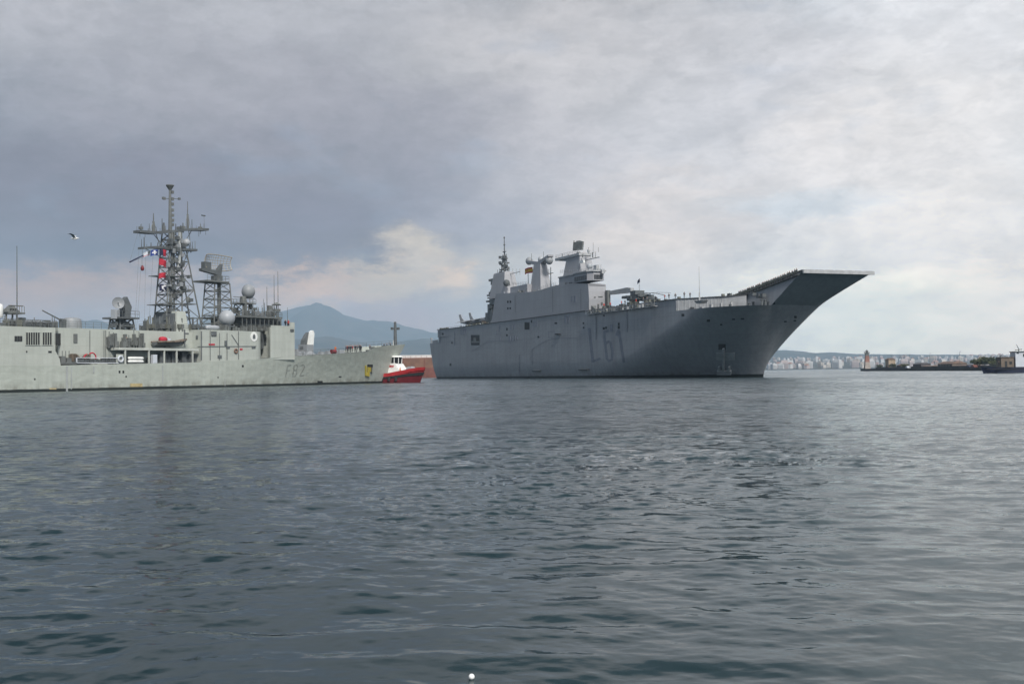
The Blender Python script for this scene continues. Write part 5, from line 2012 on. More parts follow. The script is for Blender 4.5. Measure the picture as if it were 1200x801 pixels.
for q in LOUV:
    mb = MB(); LSH.slab(mb, *q, .10, .1); mb.build('louvre', MATS['number'], lhd)
for (a, b, c, d) in ((594.4, 352.3, 596, 354.8), (597.4, 352.2, 599, 354.7), (594.4, 360, 596, 362.3), (597.2, 360, 598.9, 362.2), (593.2, 384, 595, 387), (593.2, 391.5, 595, 393.5), (622.2, 375, 623.6, 378), (683, 377.5, 684.6, 379.6), (683.2, 382.7, 684.8, 384.8), (706.5, 383.3, 708.8, 386), (724.2, 378, 726.2, 381), (724, 381.5, 726.3, 385), (630, 393.5, 632, 395.5), (650, 377.5, 653, 379.5), (529, 400.5, 530.5, 402.5), (518, 390, 519.8, 392.2), (527, 425.5, 529, 428.5), (707, 368.8, 708.8, 370.5), (662.2, 331.3, 664, 333.5), (667, 330.5, 670, 333.2), (798.8, 367.5, 802, 370.7), (809, 359.6, 813, 362.3), (828.3, 374.2, 832, 376.8), (905, 353, 908.3, 356.6), (930.6, 369.8, 933.5, 372.6), (918.8, 375.8, 921.8, 377.3), (930, 374.8, 933, 376.3), (844, 379.3, 846.5, 381), (858, 373, 861.5, 374.6), (868, 372.5, 872, 374.2)):
    mb = MB(); LSH.slab(mb, a, b, c, d, .05, .2); mb.build('porthole', MATS['black'], lhd)
for (a, b, c, d) in ((626, 433.4, 634.5, 435), (680, 431.8, 690.5, 433.4)):
    mb = MB(); LSH.slab(mb, a, b, c, d, .7, .05); mb.build('landing_fender', MATS['fdark'], lhd)
for (a, b, c, d) in ((529.5, 441.5, 533, 443.5), (560, 441.5, 564, 443.5), (615, 441.2, 619.5, 443), (657, 441, 661, 442.8), (590, 442, 592, 443.5), (696, 441.2, 699, 442.6)):
    mb = MB(); LSH.slab(mb, a, b, c, d, .12, .05); mb.build('waterline_outlet', MATS['black'], lhd)
for pts_ in ([(624, 412), (624, 408.5), (641, 398.6), (655, 396.2), (676, 396)], [(553, 412), (572, 399.5), (600, 399.5)], [(572.3, 379), (572.3, 398)], [(624, 408), (624, 428)], [(609, 415), (609, 440)], [(688.5, 368.5), (699, 367.5)]):
    mb = MB(); LSH.stroke(mb, pts_, .6, .12); mb.build('side_ledge', MATS['number'], lhd)
for (x_, a, b) in ((698.8, 368, 398), (735.3, 361, 389), (792.5, 353, 361), (763, 356, 362), (515.8, 388, 402), (533, 388, 405)):
    mb = MB(); LSH.stroke(mb, [(x_, a), (x_ + .2, b)], .7, .14); mb.build('drain_pipe', MATS['hullno'], lhd)
mb = MB(); LSH.slab(mb, 652.5, 390.7, 657.2, 392.2, .7, .05); mb.build('boat_boom', MATS['black'], lhd)
mb = MB(); LSH.stroke(mb, [(643, 388), (650, 388.5), (650.5, 395), (643.5, 396), (643, 388)], .5, .06); mb.build('side_door', MATS['number'], lhd)
# hull number
mb = MB()
LSH.stroke(mb, [(690.6, 384.2), (695.0, 424.3)], 3.2)
LSH.stroke(mb, [(694.6, 423.4), (699, 421.6), (703.6, 419.6)], 2.6)
LSH.stroke(mb, [(713.6, 387.2), (708.6, 388.6), (708.4, 394), (711.4, 419.6), (713.6, 422.8), (717.2, 421), (717.6, 411), (715.8, 401.5), (713.6, 399.8), (709.6, 402.5)], 3.0)
LSH.stroke(mb, [(722.6, 393), (725.2, 386.6), (731.4, 424.6)], 3.1)
mb.build('hull_number', MATS['hullno'], lhd)
# anchor recess, bolster plate and anchor
mb = MB(); LSH.slab(mb, 842, 402.8, 850.5, 409.5, .05, .3); hw = mb.build('hawse_recess', MATS['black'], lhd)
mb = MB(); LSH.slab(mb, 839.5, 413, 861, 421.5, .12, .1); mb.build('bolster_plate', MATS['lgrey'], lhd)
mb = MB()
LSH.slab(mb, 847.2, 407.5, 849.4, 434, .55, .05); LSH.slab(mb, 841, 433.2, 857.5, 437.6, .6, .05); LSH.slab(mb, 842.2, 428.8, 844.2, 434, .5, .05); LSH.slab(mb, 854, 428.8, 856, 434, .5, .05)
mb.build('anchor', MATS['lgrey'], lhd)
# mooring gear seen under the ski jump
mb = MB()
for (x, y, h) in ((8.5, -5.2, 1.5), (9.2, -6.4, 2.4), (9.8, -5.8, 2.2), (10.2, -5.0, 1.4), (6.5, -8.2, 1.2), (5, -6, 2.0), (2.5, -11, 1.1)):
    h *= .6
    mb.lathe([(.34, 0), (.3, h * .8), (.42, h * .85), (.42, h), (.02, h)], (x, y, ZK), 10)
mb.build('bow_bollard', MATS['fdark'], lhd, smooth='auto')
mb = MB()
for t in np.linspace(.1, .9, 5):
    x = -12 + t * 12; y = -14.5 + t * 7.5
    h = rnd.uniform(.4, 1.5)
    MB().box(x, x + rnd.uniform(.4, 1.4), y - .9, y - .4, ZK, ZK + h).build('gallery_locker', MATS['lgrey'], lhd)
mb = MB()
for (a, b, c, d) in ((878, 343, 882, 346.5), (886, 344.5, 889, 349), (890.5, 344, 893.5, 348)):
    lbox(a, c, b, d, -6.5, -5.4, mb=mb)
mb.build('whaleback_fitting', MATS['fdark'], lhd)

# --- catwalk and clutter along the deck edge
mb = MB()
x0 = LS(688, 367, -16.6)[0]
mb.box(x0, -24, -17.2, -16.28, ZD - 1.25, ZD - 1.1)
mb.rail([(x0, -17.15, ZD - 1.1), (-24, -17.15, ZD - 1.1)], 1.05, 1.7, .045, 3)
cw = mb.build('catwalk', MATS['lgrey'], lhd)
for k in range(46):
    x = rnd.uniform(x0, -26)
    h = rnd.uniform(.3, 1.0)
    MB().box(x, x + rnd.uniform(.3, 1.5), -17.0, -16.4, ZD - 1.1, ZD - 1.1 + h).build('gear_locker', MATS[rnd.choice(('gear', 'lgrey', 'fdark', 'gear'))], cw)
for k in range(36):
    x = rnd.uniform(x0, -8)
    y = rnd.uniform(-14.5, -9) if x < -22 else rnd.uniform(-8, -4)
    h = rnd.uniform(.4, 1.3)
    MB().box(x, x + rnd.uniform(.3, 1.6), y, y + .7, ZD + .18, ZD + .18 + h).build('deck_gear', MATS[rnd.choice(('gear', 'fdark', 'gear', 'fsteel'))], lhd)
mb = MB()
mb.rail([(-209.6, -16.1, ZD + .18), (-152, -16.1, ZD + .18)], .45, 2.5, .05, 1)
for k in range(16):
    x = rnd.uniform(-209, -152)
    mb.box(x, x + rnd.uniform(.5, 2), -15.8, -15.2, ZD + .18, ZD + .18 + rnd.uniform(.2, .7))
mb.build('deck_edge_net', MATS['gear'], lhd)
mb = MB()
mb.rail([(-222, -15.1, 15.2), (-210, -15.6, 15.2)], 1.1, 1.2, .05, 3)
mb.tube((-221.6, -14.8, 15.2), (-221.6, -14.8, 17.6), .2, .15, 8).box(-221.9, -221.2, -15.2, -14.4, 16.9, 17.6)
mb.box(-218, -212, -15.5, -15.1, 15.2, 16.3)
mb.build('stern_rail', MATS['lhd2'], lhd)
# whip aerial on its sponson
x, z = LS(819, 352, -16.6)
z1 = LS(817, 312.5, -16.6)[1]
mb = MB().frustum((x - 1.0, x + 1.0, -16.7, -15.0), (x - 1.7, x + 1.7, -17.0, -15.0), z - .7, z)
mb.tube((x, -16.4, z), (x, -16.4, z + 2.0), .22, .16, 8).tube((x, -16.4, z + 2.0), (x, -16.4, z1), .10, .045, 6)
mb.build('whip_aerial', MATS['lgrey'], lhd)

# --- aft mast on the island
YM = -11.0
x0, zb = LS(583, 346, YM); x1, _ = LS(601, 346, YM)
x2, zt = LS(585, 321, YM); x3, _ = LS(598, 321, YM)
mb = MB().frustum((x0, x1, -14.5, -8.5), (x2, x3, -13.2, -9.4), zb - 1.5, zt)
am = mb.build('aft_mast', MATS['lhd2'], lhd)
mb = MB()
xc, zc = LS(591.5, 321, YM)
z_a = LS(591.5, 303, YM)[1]; z_b = LS(591, 295, YM)[1]; z_c = LS(590.5, 278.5, YM)[1]
mb.lattice((xc - 1.6, xc + 1.6, YM - 1, YM + 1), (xc - .5, xc + .7, YM - .5, YM + .5), zc, z_a, 4, .14, .1)
mb.tube((xc, YM, zc), (xc, YM, z_c), .42, .14, 8)
mb.box(xc - 1.9, xc + 1.9, YM - .6, YM + .6, z_a - .2, z_a + .15)
mb.lathe([(.9, 0), (1.0, .9), (.3, 1.2)], (xc, YM, z_a), 12)
mb.box(xc - 1.0, xc + 1.2, YM - .3, YM + .3, z_b - .1, z_b + .15)
for dx in (-1.9, -1.4, 1.4, 1.9): mb.tube((xc + dx, YM, z_a - .6), (xc + dx, YM, z_a + 1.6), .09, n=5)
_, zq = LS(590.5, 287, YM)
mb.lathe([(.1, -.5), (.4, 0), (.1, .6)], (xc, YM, zq), 8).lathe([(.1, -.4), (.35, 0), (.1, .4)], (xc, YM, z_c), 8)
for (pa, w) in ((320.5, 8.5), (312.5, 3.0)):
    _, z = LS(590, pa, YM)
    mb.box(xc - w * .42, xc + w * .3, YM - .15, YM + .15, z, z + .18)
for px in (583, 585.5, 588, 595, 597):
    x, z = LS(px, 320.5, YM); mb.tube((x, YM, z), (x, YM, z + rnd.uniform(1, 3)), .08, n=5)
mb.build('lattice_topmast', MATS['fdark'], am)
mb = MB()
a = LS(598, 320.8, YM); b = LS(609.5, 320.8, YM)
mb.box(a[0], b[0], YM - .1, YM + .1, a[1] - .1, a[1] + .1)
for px in (601, 605, 609.3):
    x, z = LS(px, 321, YM); mb.tube((x, YM, z - .3), (x, YM, z + 2.0), .07, n=5)
mb.build('aerial_array', MATS['lgrey'], am)
x, z = LS(596, 331.5, -13.2)
MB().ball((x, -14.0, z), 1.25, 14, 10).box(x - .8, x + 1.6, -14.2, -13.2, z - 1.1, z - .5).build('director', MATS['fdark'], am, smooth='auto')
# stepped exhaust casing behind the island
mb = MB()
for (a, b, c, d) in ((571.5, 356, 577, 379), (573.5, 346, 579, 357), (574.5, 339, 582, 348), (577, 334, 584, 341), (568.8, 366, 574, 379)):
    lbox(a, c, b, d, -13.5, -8.0, mb=mb)
for (a, b, c, d) in ((572.5, 326.5, 579, 329), (575, 328.5, 583, 333), (570.5, 345, 573, 347), (569.5, 352, 572, 354)):
    lbox(a, c, b, d, -13.0, -11.0, mb=mb)
for k in range(12):
    px = rnd.uniform(571, 580); py = rnd.uniform(340, 372)
    lbox(px, px + rnd.uniform(.8, 2.4), py, py + rnd.uniform(1, 4), -14.2, -13.2, mb=mb)
mb.build('exhaust_casing', MATS['fsteel'], lhd)
# low house between the masts
mb = MB(); lbox(598, 618, 334.5, 345, -14.5, -8.5, mb=mb); mb.build('roof_house', MATS['lhd2'], lhd)
mb = MB(); lbox(607, 613, 340.5, 343.2, -14.7, -14.3, mb=mb)
a = LS(600, 334.5, -14.4); b = LS(618, 334.3, -14.4)
mb.rail([(a[0], -14.4, a[1]), (b[0], -14.4, b[1])], 1.1, 1.5, .04, 2)
mb.build('roof_rail', MATS['fsteel'], lhd)
# ensign staff
a = LS(619.3, 342, YM); b = LS(618.8, 316, YM)
MB().tube((a[0], YM, a[1]), (b[0], YM, b[1]), .16, .09, 7).box(a[0] - .5, a[0] + .4, YM - .3, YM + .3, a[1] + 1.2, a[1] + 2.0).build('ensign_staff', MATS['fdark'], lhd)
flag(615.0, 315.2, 9.0, 6.6, YM - .3, ['redcloth', 'yellowcloth'], 'red and yellow banded ensign flying from the assault ship island', 'ensign', LH, .15, .3, lambda u, q: 1 if .25 < q < .75 and not (abs(q - .5) < .13 and abs(u - .35) < .1) else 0, None)
# middle mast with three radomes
x0, zb = LS(626.5, 343, YM); x1, _ = LS(640.5, 340, YM)
x2, zt = LS(629, 311, YM); x3, _ = LS(637, 311, YM)
mb = MB().frustum((x0, x1, -13.2, -8.8), (x2, x3, -12.2, -9.8), zb - 1.5, zt)
xc = (x2 + x3) / 2
aL, zL = LS(619, 308, YM); aR, _ = LS(645.5, 307, YM)
mb.prism_y([(xc - 1.7, zt - .2), (xc + 1.7, zt - .2), (aR, zL + .3), (aR, zL + .9), (xc, zt + 1.0), (aL, zL + .9), (aL, zL + .3)], -12, -10)
mm = mb.build('radome_mast', MATS['lhd2'], lhd)
for (px, py, r, w) in ((620.3, 305.8, 1.32, 'dome'), (633.8, 303.8, 1.05, 'domew'), (643.6, 305.2, 1.32, 'dome')):
    x, z = LS(px, py, YM)
    MB().ball((x, YM, z), r, 20, 12, 1.05).build('radome', MATS[w], mm, smooth=True)
for (px, pt) in ((624.5, 297), (638.7, 294.5)):
    x, z = LS(px, 309, YM); z1 = LS(px, pt, YM)[1]
    MB().tube((x, YM - .5, z), (x, YM - .5, z1), .11, .06, 6).build('whip_antenna', MATS['fdark'], mm)
# roof pole with crossbar
a = LS(645.5, 337, YM); b = LS(645.3, 313, YM)
mb = MB().tube((a[0], YM, a[1] - 1), (b[0], YM, b[1]), .2, .14, 8)
z = LS(645, 320.3, YM)[1]
mb.box(a[0] - 1.5, a[0] + 2.0, YM - .1, YM + .1, z - .1, z + .1)
mb.tube((a[0] - 1.4, YM, z), (a[0] - 1.4, YM, z + 1.6), .09, n=5)
mb.box(a[0] - 1.5, a[0] - .5, YM - .4, YM + .4, a[1] - 1, a[1] + .2)
mb.build('signal_pole', MATS['fdark'], lhd)
# forward mast: tower, platform, radar
x0, zb = LS(667.5, 321, YM); x1, _ = LS(687.5, 321, YM)
x2, zt = LS(670, 302.5, YM); x3, _ = LS(685.5, 302.5, YM)
mb = MB().frustum((x0, x1, -13.4, -8.4), (x2, x3, -12.8, -9.0), zb - 1.0, zt)
fm = mb.build('forward_mast', MATS['lhd2'], lhd)
mb = MB()
a, z = LS(657.5, 302.5, YM); b, _ = LS(686, 302, YM)
mb.box(a, b, -13.2, -8.8, zt - .1, zt + .7)
mb.prism_y([(a + .2, zt - .1), (x2 + 1, zt - .1), (x2 + 1, zt - 1.2)], -12.6, -9.2)
mb.rail([(a, -13.1, zt + .7), (b, -13.1, zt + .7)], 1.0, 1.2, .05, 2)
c, zc = LS(702.5, 301, YM)
mb.box(b, c, YM - .12, YM + .12, zc - .15, zc + .1)
for px, h in ((690, 1.6), (695.5, 2.6), (701.5, .8), (659, 1.6)):
    x, _ = LS(px, 301, YM); mb.tube((x, YM, zt), (x, YM, zt + h + .6), .09, n=5)
x, _ = LS(690, 301, YM); mb.box(x - .35, x + .35, YM - .3, YM + .3, zt + .6, zt + 1.4)
mb.build('mast_platform', MATS['lgrey'], fm)
xr, zr = LS(678, 296, YM)
MB().tube((xr, YM, zt + .5), (xr, YM, zr + .2), .8, .6, 12).box(xr - 1.6, xr + 1.7, YM - .7, YM + .7, zr - .9, zr - .3).build('radar_pedestal', MATS['fdark'], fm)
z1 = LS(677, 283.4, YM)[1]; z0 = LS(677, 293.2, YM)[1]
mb = MB()
mb.box(-1.9, 1.9, -.35, .35, 0, z1 - z0)
for i in range(6):
    mb.box(-1.85, 1.85, -.45, -.36, .12 + i * (z1 - z0) / 6, .25 + i * (z1 - z0) / 6)
mb.tube((-1.9, 0, 0), (-1.9, 0, z1 - z0 + .6), .15, n=6)
mb.box(-.8, .8, -.2, .5, z1 - z0, z1 - z0 + .35)
o = mb.build('radar_panel', MATS['fsteel'], fm)
o.location = (xr, YM - .2, z0); o.rotation_euler = (R(-8), 0, R(25))
x, z = LS(686, 306.5, -13.1)
p = MB(); lbox(678.5, 683.5, 305.2, 308.2, -13.6, -13.0, mb=p); p.build('signal_lamp', MATS['white'], fm)
x, z = LS(691, 312, -13)
MB().ball((x, -13, z), .95, 16, 10).tube((x, -13, z - 2.6), (x, -13, z - .6), .4, .5, 10).build('navigation_dome', MATS['domew'], br, smooth=True)
p = MB()
for (a, b, c, d) in ((695.5, 310.5, 699, 320.5), (699.6, 315, 701, 320.5), (703, 316, 705.5, 320.5), (690, 317.5, 694, 320.5)):
    lbox(a, c, b, d, -12.6, -11.6, mb=p)
x, z = LS(704.3, 320, -12); p.tube((x, -12, z), (x, -12, z + 2.6), .07, n=5)
p.build('roof_equipment', MATS['lgrey'], br)

# --- small fittings on the island roofs, ladders and rails
for k in range(34):
    px = rnd.uniform(600, 656); y = rnd.uniform(-15.6, -12)
    py = 343 - max(0, (px - 640)) * .55
    x, z = LS(px, py, -16)
    q_ = MB().tube((x, y, z - .4), (x, y, z + rnd.uniform(.4, 1.6)), rnd.uniform(.06, .2), n=6)
    if k % 2: q_.box(x - .4, x + .4, y - .3, y + .3, z - .2, z + rnd.uniform(.3, .8))
    q_.build('roof_fitting', MATS[rnd.choice(('fdark', 'fsteel', 'lgrey'))], isl)
a = LS(628, 341.5, -16); b = LS(651, 334.4, -16)
MB().rail([(a[0], -15.9, a[1]), (b[0], -15.9, b[1])], 1.1, 1.5, .045, 3).build('roof_rail', MATS['lgrey'], isl)
a = LS(656, 320.5, -15.6); b = LS(688, 319.6, -15.6)
MB().rail([(a[0], -15.4, a[1]), (b[0], -16.2, b[1]), (xbf, -14.8, b[1]), (xbf, ybf, b[1])], 1.1, 1.5, .045, 3).build('bridge_rail', MATS['lgrey'], br)
for px in (604, 648, 681):
    mb = MB(); LSH.stroke(mb, [(px, 346 if px < 640 else 338), (px + .3, 366)], .35, .16); mb.build('ladder', MATS['fsteel'], isl)
for k in range(12):
    x, z = LS(rnd.uniform(586, 596), rnd.uniform(300, 322), YM)
    MB().box(x - .3, x + .3, YM - .5, YM + .5, z, z + rnd.uniform(.3, 1.0)).build('mast_fitting', MATS['fdark'], am)
for k in range(9):
    x, z = LS(rnd.uniform(659, 699), 301.5, YM - 1.5)
    MB().tube((x, YM - 1.5, z), (x, YM - 1.5, z + rnd.uniform(.6, 1.8)), rnd.uniform(.07, .2), n=6).build('mast_fitting', MATS['fdark'], fm)
# --- deck crane
YC = -9.5
a, zb = LS(737, 373, YC); b, _ = LS(750.5, 373, YC)
mb = MB()
zt = LS(743, 351, YC)[1]
mb.lathe([(1.9, 0), (1.9, .4), (1.5, .8), (1.45, zt - ZD - .2), (1.7, zt - ZD)], ((a + b) / 2, YC, ZD + .18), 20)
cp = mb.build('crane_pedestal', MATS['brass'], lhd, smooth='auto')
mb = MB()
for (q, r_, s, t_) in ((734.5, 345.5, 749, 351.5), (738.5, 340.5, 744.5, 346), (728.5, 346.5, 735, 349.5), (744.5, 344.5, 750, 348)):
    lbox(q, s, r_, t_, YC - 1.5, YC + 1.5, mb=mb)
for k in range(7):
    px, py = rnd.uniform(733, 748), rnd.uniform(342, 350)
    lbox(px, px + 2, py, py + 2, YC - 1.9, YC - 1.4, mb=mb)
mb.build('crane_house', MATS['fdark'], lhd)
p = [LS(*q, YC) for q in ((711, 345.6), (741, 342.6), (741, 337.2), (736, 336.8), (711, 342.2))]
MB().prism_y(p, YC - .6, YC + .6).build('crane_jib', MATS['lgrey'], lhd)
a = LS(749.3, 348, YC); b = LS(749.0, 330.5, YC)
MB().tube((a[0], YC, a[1]), (b[0], YC, b[1]), .08, .06, 6).build('jack_pole', MATS['fdark'], lhd)
flag(746.9, 329.5, 2.8, 4.0, YC - .2, ['navycloth'], 'small dark pennant on the thin pole beside the deck crane', 'pennant', LH, .05, .8, None, None)

# --- aircraft parked on the stern
def jet(px, y, rz, label, py=381.5):
    x, _ = LS(px, py, y)
    t = thing('fighter_jet', label, 'aircraft', LH.w(x, y, ZD + .2), LH.rz + rz, 'jets parked on the stern')
    f = MB()
    secs = [(7.0, .05, 1.9), (6.2, .42, 1.95), (4.6, .75, 2.1), (2.6, 1.05, 2.2), (0, 1.1, 2.1), (-3, .85, 2.1), (-6, .45, 2.25), (-7.6, .12, 2.35)]
    n = 12
    V = []
    for (sx_, r, zc) in secs:
        V += [(sx_, r * math.cos(2 * math.pi * i / n), zc + r * .95 * math.sin(2 * math.pi * i / n)) for i in range(n)]
    F = [(j * n + i, j * n + (i + 1) % n, (j + 1) * n + (i + 1) % n, (j + 1) * n + i) for j in range(len(secs) - 1) for i in range(n)]
    f.add(V, F)
    f.build('fuselage', MATS['jet'], t, smooth=True)
    w = MB()
    for s in (-1, 1):
        w.add([(1.8, s * .6, 2.75), (-2.6, s * .6, 2.75), (-3.4, s * 4.4, 2.15), (-1.9, s * 4.5, 2.15), (1.8, s * .6, 2.95), (-2.6, s * .6, 2.88), (-3.4, s * 4.4, 2.22), (-1.9, s * 4.5, 2.25)],
              [(0, 1, 2, 3), (4, 7, 6, 5), (0, 4, 5, 1), (1, 5, 6, 2), (2, 6, 7, 3), (3, 7, 4, 0)])
    w.build('wing', MATS['jet'], t)
    MB().prism_y([(-4.4, 2.6), (-7.2, 2.5), (-8.3, 5.5), (-7.0, 5.6), (-6.2, 4.2)], -.12, .12).build('tail_fin', MATS['jet'], t)
    w = MB()
    for s in (-1, 1):
        w.add([(-5.8, s * .2, 2.5), (-7.4, s * .2, 2.5), (-8.1, s * 2.2, 2.1), (-7.2, s * 2.2, 2.1), (-5.8, s * .2, 2.62), (-7.4, s * .2, 2.6), (-8.1, s * 2.2, 2.15), (-7.2, s * 2.2, 2.15)],
              [(0, 1, 2, 3), (4, 7, 6, 5), (0, 4, 5, 1), (1, 5, 6, 2), (2, 6, 7, 3), (3, 7, 4, 0)])
    w.build('tailplane', MATS['jet'], t)
    MB().lathe([(.02, -1.4), (.45, -.9), (.6, 0), (.45, .9), (.02, 1.3)], (4.2, 0, 2.75), 12, 'x').build('canopy', MATS['glass'], t, smooth=True)
    g = MB().tube((4, 0, 0.35), (4, 0, 1.5), .1, n=6).tube((-.5, 0, .4), (-.5, 0, 1.4), .14, n=6)
    g.tube((-2.3, -3.3, .3), (-2.3, -3.3, 2.3), .07, n=5).tube((-2.3, 3.3, .3), (-2.3, 3.3, 2.3), .07, n=5)
    for (wx_, wy_) in ((4, 0), (-.5, -.25), (-.5, .25), (-2.3, -3.3), (-2.3, 3.3)):
        g.tube((wx_, wy_ - .12, .33), (wx_, wy_ + .12, .33), .33, n=12)
    g.build('landing_gear', MATS['fdark'], t)
    return t


j1 = jet(552, -9.5, .28, 'grey jet with its tail farthest aft on the assault ship stern')
j2 = jet(563, -10.5, .22, 'grey jet parked next to the exhaust casing, its tail between others')
mb = MB()
x, _ = LS(560, 381, -13.5)
tr = thing('deck_tractor', 'low yellowish tow tractor parked between the jets and the island', 'tractor', LH.w(-160, -13.6, ZD + .18), LH.rz + .1)
MB().box(-1.6, 1.6, -.9, .9, .35, 1.0).box(-1.4, -.4, -.8, .8, 1.0, 1.35).build('body', MATS['brown'], tr)
wl = MB()
for sx_ in (-1, 1):
    for sy_ in (-1, 1): wl.tube((sx_, sy_ * .7, .35), (sx_, sy_ * 1.0, .35), .35, n=12)
wl.build('wheels', MATS['rubber'], tr)

# --- helicopter with its rotor out, forward of the crane
x, _ = LS(762, 360, -8)
he = thing('helicopter', 'dark grey helicopter with drooping rotor blades forward of the deck crane', 'helicopter', LH.w(x, -8, ZD + .2), LH.rz + .15)
f = MB()
secs = [(3.4, .1, 1.5), (2.8, .7, 1.5), (1.5, 1.0, 1.65), (-1.5, 1.0, 1.7), (-3, .6, 1.9), (-6.5, .25, 2.1)]
V = []
for (sx_, r, zc) in secs: V += [(sx_, r * math.cos(2 * math.pi * i / 12), zc + r * math.sin(2 * math.pi * i / 12)) for i in range(12)]
f.add(V, [(j * 12 + i, j * 12 + (i + 1) % 12, (j + 1) * 12 + (i + 1) % 12, (j + 1) * 12 + i) for j in range(5) for i in range(12)])
f.box(-1.6, 1.2, -.5, .5, 2.5, 3.0)
f.build('fuselage', MATS['fdark'], he, smooth='auto')
MB().prism_y([(-6, 2), (-7, 2.1), (-7.6, 3.9), (-6.9, 3.9)], -.1, .1).build('tail_fin', MATS['fdark'], he)
f = MB().tube((0, 0, 3), (0, 0, 3.5), .15, n=8)
f.build('rotor_mast', MATS['fdark'], he)
for k in range(4):
    a = .25 + k * math.pi / 2
    c, s = math.cos(a), math.sin(a)
    pts_ = [(0, 3.5), (3, 3.5), (6, 3.25), (7.2, 3.05)]
    b = MB()
    V = []
    for (r, z) in pts_:
        V += [(c * r - s * .22, s * r + c * .22, z), (c * r + s * .22, s * r - c * .22, z), (c * r + s * .22, s * r - c * .22, z + .08), (c * r - s * .22, s * r + c * .22, z + .08)]
    b.add(V, [(j * 4 + i, j * 4 + (i + 1) % 4, (j + 1) * 4 + (i + 1) % 4, (j + 1) * 4 + i) for j in range(3) for i in range(4)])
    b.build('rotor_blade', MATS['fdark'], he)
f = MB()
for (wx_, wy_) in ((1.5, -.9), (1.5, .9), (-5.5, 0)):
    f.tube((wx_, wy_ - .1, .3), (wx_, wy_ + .1, .3), .3, n=10).tube((wx_, wy_, .3), (wx_ * .9, wy_ * .6, 1.2 if wx_ > 0 else 2.0), .08, n=5)
f.build('landing_gear', MATS['fdark'], he)

# --- crew lining the decks
for k in range(27):
    x = -3 + k * .92 + rnd.uniform(-.2, .2)
    kind = rnd.choice(('navy', 'navy', 'grey', 'white'))
    person(LH.w(x, RY0 - .40 + rnd.uniform(-.05, .05), z_ramp(x) - .86), LH.rz - math.pi / 2 + rnd.uniform(-.4, .4), kind, 'down',
           {'navy': 'person in dark navy uniform in the line along the ski jump edge', 'grey': 'person in grey overalls in the line along the ski jump edge', 'white': 'person in navy uniform and white cap in the line along the ski jump edge'}[kind], 'crew lining the ski jump edge')
for k in range(14):
    px = 701 + k * 8.4 + rnd.uniform(-3, 3)
    y = -15.0 + rnd.uniform(-.6, 1.2) + max(0, (px - 790) * .12)
    x, _ = LS(px, 355, y)
    kind = rnd.choice(('navy', 'grey', 'grey', 'red'))
    person(LH.w(x, y, ZD + .18), LH.rz - math.pi / 2 + rnd.uniform(-1, 1), kind, rnd.choice(('down', 'rail')), {'navy': 'person in dark navy uniform at the flight deck edge near the crane', 'grey': 'person in grey overalls at the flight deck edge near the crane', 'red': 'person in red vest at the flight deck edge near the crane'}[kind], 'crew along the flight deck edge')

# ================================================================== TUG
TG = Frame(0, 0, .93, -.37)
tp = at(481, 448, 268.0)
tug = thing('tugboat', 'red harbour tug with white wheelhouse emerging from behind the frigate bow', 'tugboat', (tp.x - 5.4, tp.y + 1.5, 0), TG.rz)
# stations: x, half breadth at rail, half breadth at waterline, rail height
ST = [(-13, 3.6, 3.2, 2.1), (-10, 4.3, 4.0, 1.9), (-4, 4.6, 4.4, 1.9), (2, 4.6, 4.2, 2.3), (5, 4.4, 3.6, 2.8), (7.2, 3.6, 2.5, 3.25), (8.8, 2.2, 1.3, 3.55), (9.6, .8, .4, 3.65), (9.8, .05, .05, 3.66)]


def tug_band(k0, k1, out=0.0, zoff=0.0):
    mb = MB()
    V = []
    for sgn in (-1, 1):
        for (x, br_, bw_, zr) in ST:
            for k in (k0, (k0 + k1) / 2, k1):
                z = -.3 + (zr + .3) * k + zoff
                b = bw_ + (br_ - bw_) * k ** .8 + out
                xx = x - (1 - k) * (1.4 if x > 6 else .4 * max(0, x) / 6) + (out if x > 8 else 0)
                V.append((xx, sgn * b, z))
    n = len(ST)
    F = []
    for s in (0, 1):
        o = s * n * 3
        for i in range(n - 1):
            for j in range(2):
                q = (o + i * 3 + j, o + (i + 1) * 3 + j, o + (i + 1) * 3 + j + 1, o + i * 3 + j + 1)
                F.append(q if s == 0 else q[::-1])
    for j in range(2):
        F.append((j, j + 1, n * 3 + j + 1, n * 3 + j))
        a = (n - 1) * 3
        F.append((a + j, n * 3 + a + j, n * 3 + a + j + 1, a + j + 1))
    return mb.add(V, F)


tug_band(0, .5).build('lower_hull', MATS['darkred'], tug, smooth='auto')
tug_band(.5, .69, .10).build('fender', MATS['rubber'], tug, smooth='auto')
tug_band(.69, 1.0).build('bulwark', MATS['red'], tug, smooth='auto')
mb = MB()
V = []
for (x, br_, bw_, zr) in ST: V += [(x, -br_ * .96, zr - .7), (x, br_ * .96, zr - .7)]
mb.add(V, [(2 * i, 2 * i + 2, 2 * i + 3, 2 * i + 1) for i in range(len(ST) - 1)])
mb.build('deck', MATS['brownred'], tug)
n_before = set(o.name for o in COL.objects)
mb = MB().frustum((-7.5, 4.0, -2.9, 2.9), (-6.0, 2.6, -2.6, 2.6), 1.4, 3.7)
mb.build('deckhouse', MATS['white'], tug)
mb = MB().frustum((-4.4, 2.4, -2.3, 2.3), (-3.8, 1.7, -2.1, 2.1), 3.7, 4.7)
mb.build('upper_house', MATS['white'], tug)
MB().box(-1.7, 1.2, -2.4, -2.26, 3.8, 4.35).build('red_panel', MATS['red'], tug)
mb = MB().prism_z([(-1.9, -1.7), (1.0, -1.7), (1.8, -.9), (1.8, .9), (1.0, 1.7), (-1.9, 1.7)], 4.7, 6.3, [(-2.0, -1.85), (1.2, -1.85), (2.05, -1.0), (2.05, 1.0), (1.2, 1.85), (-2.0, 1.85)])
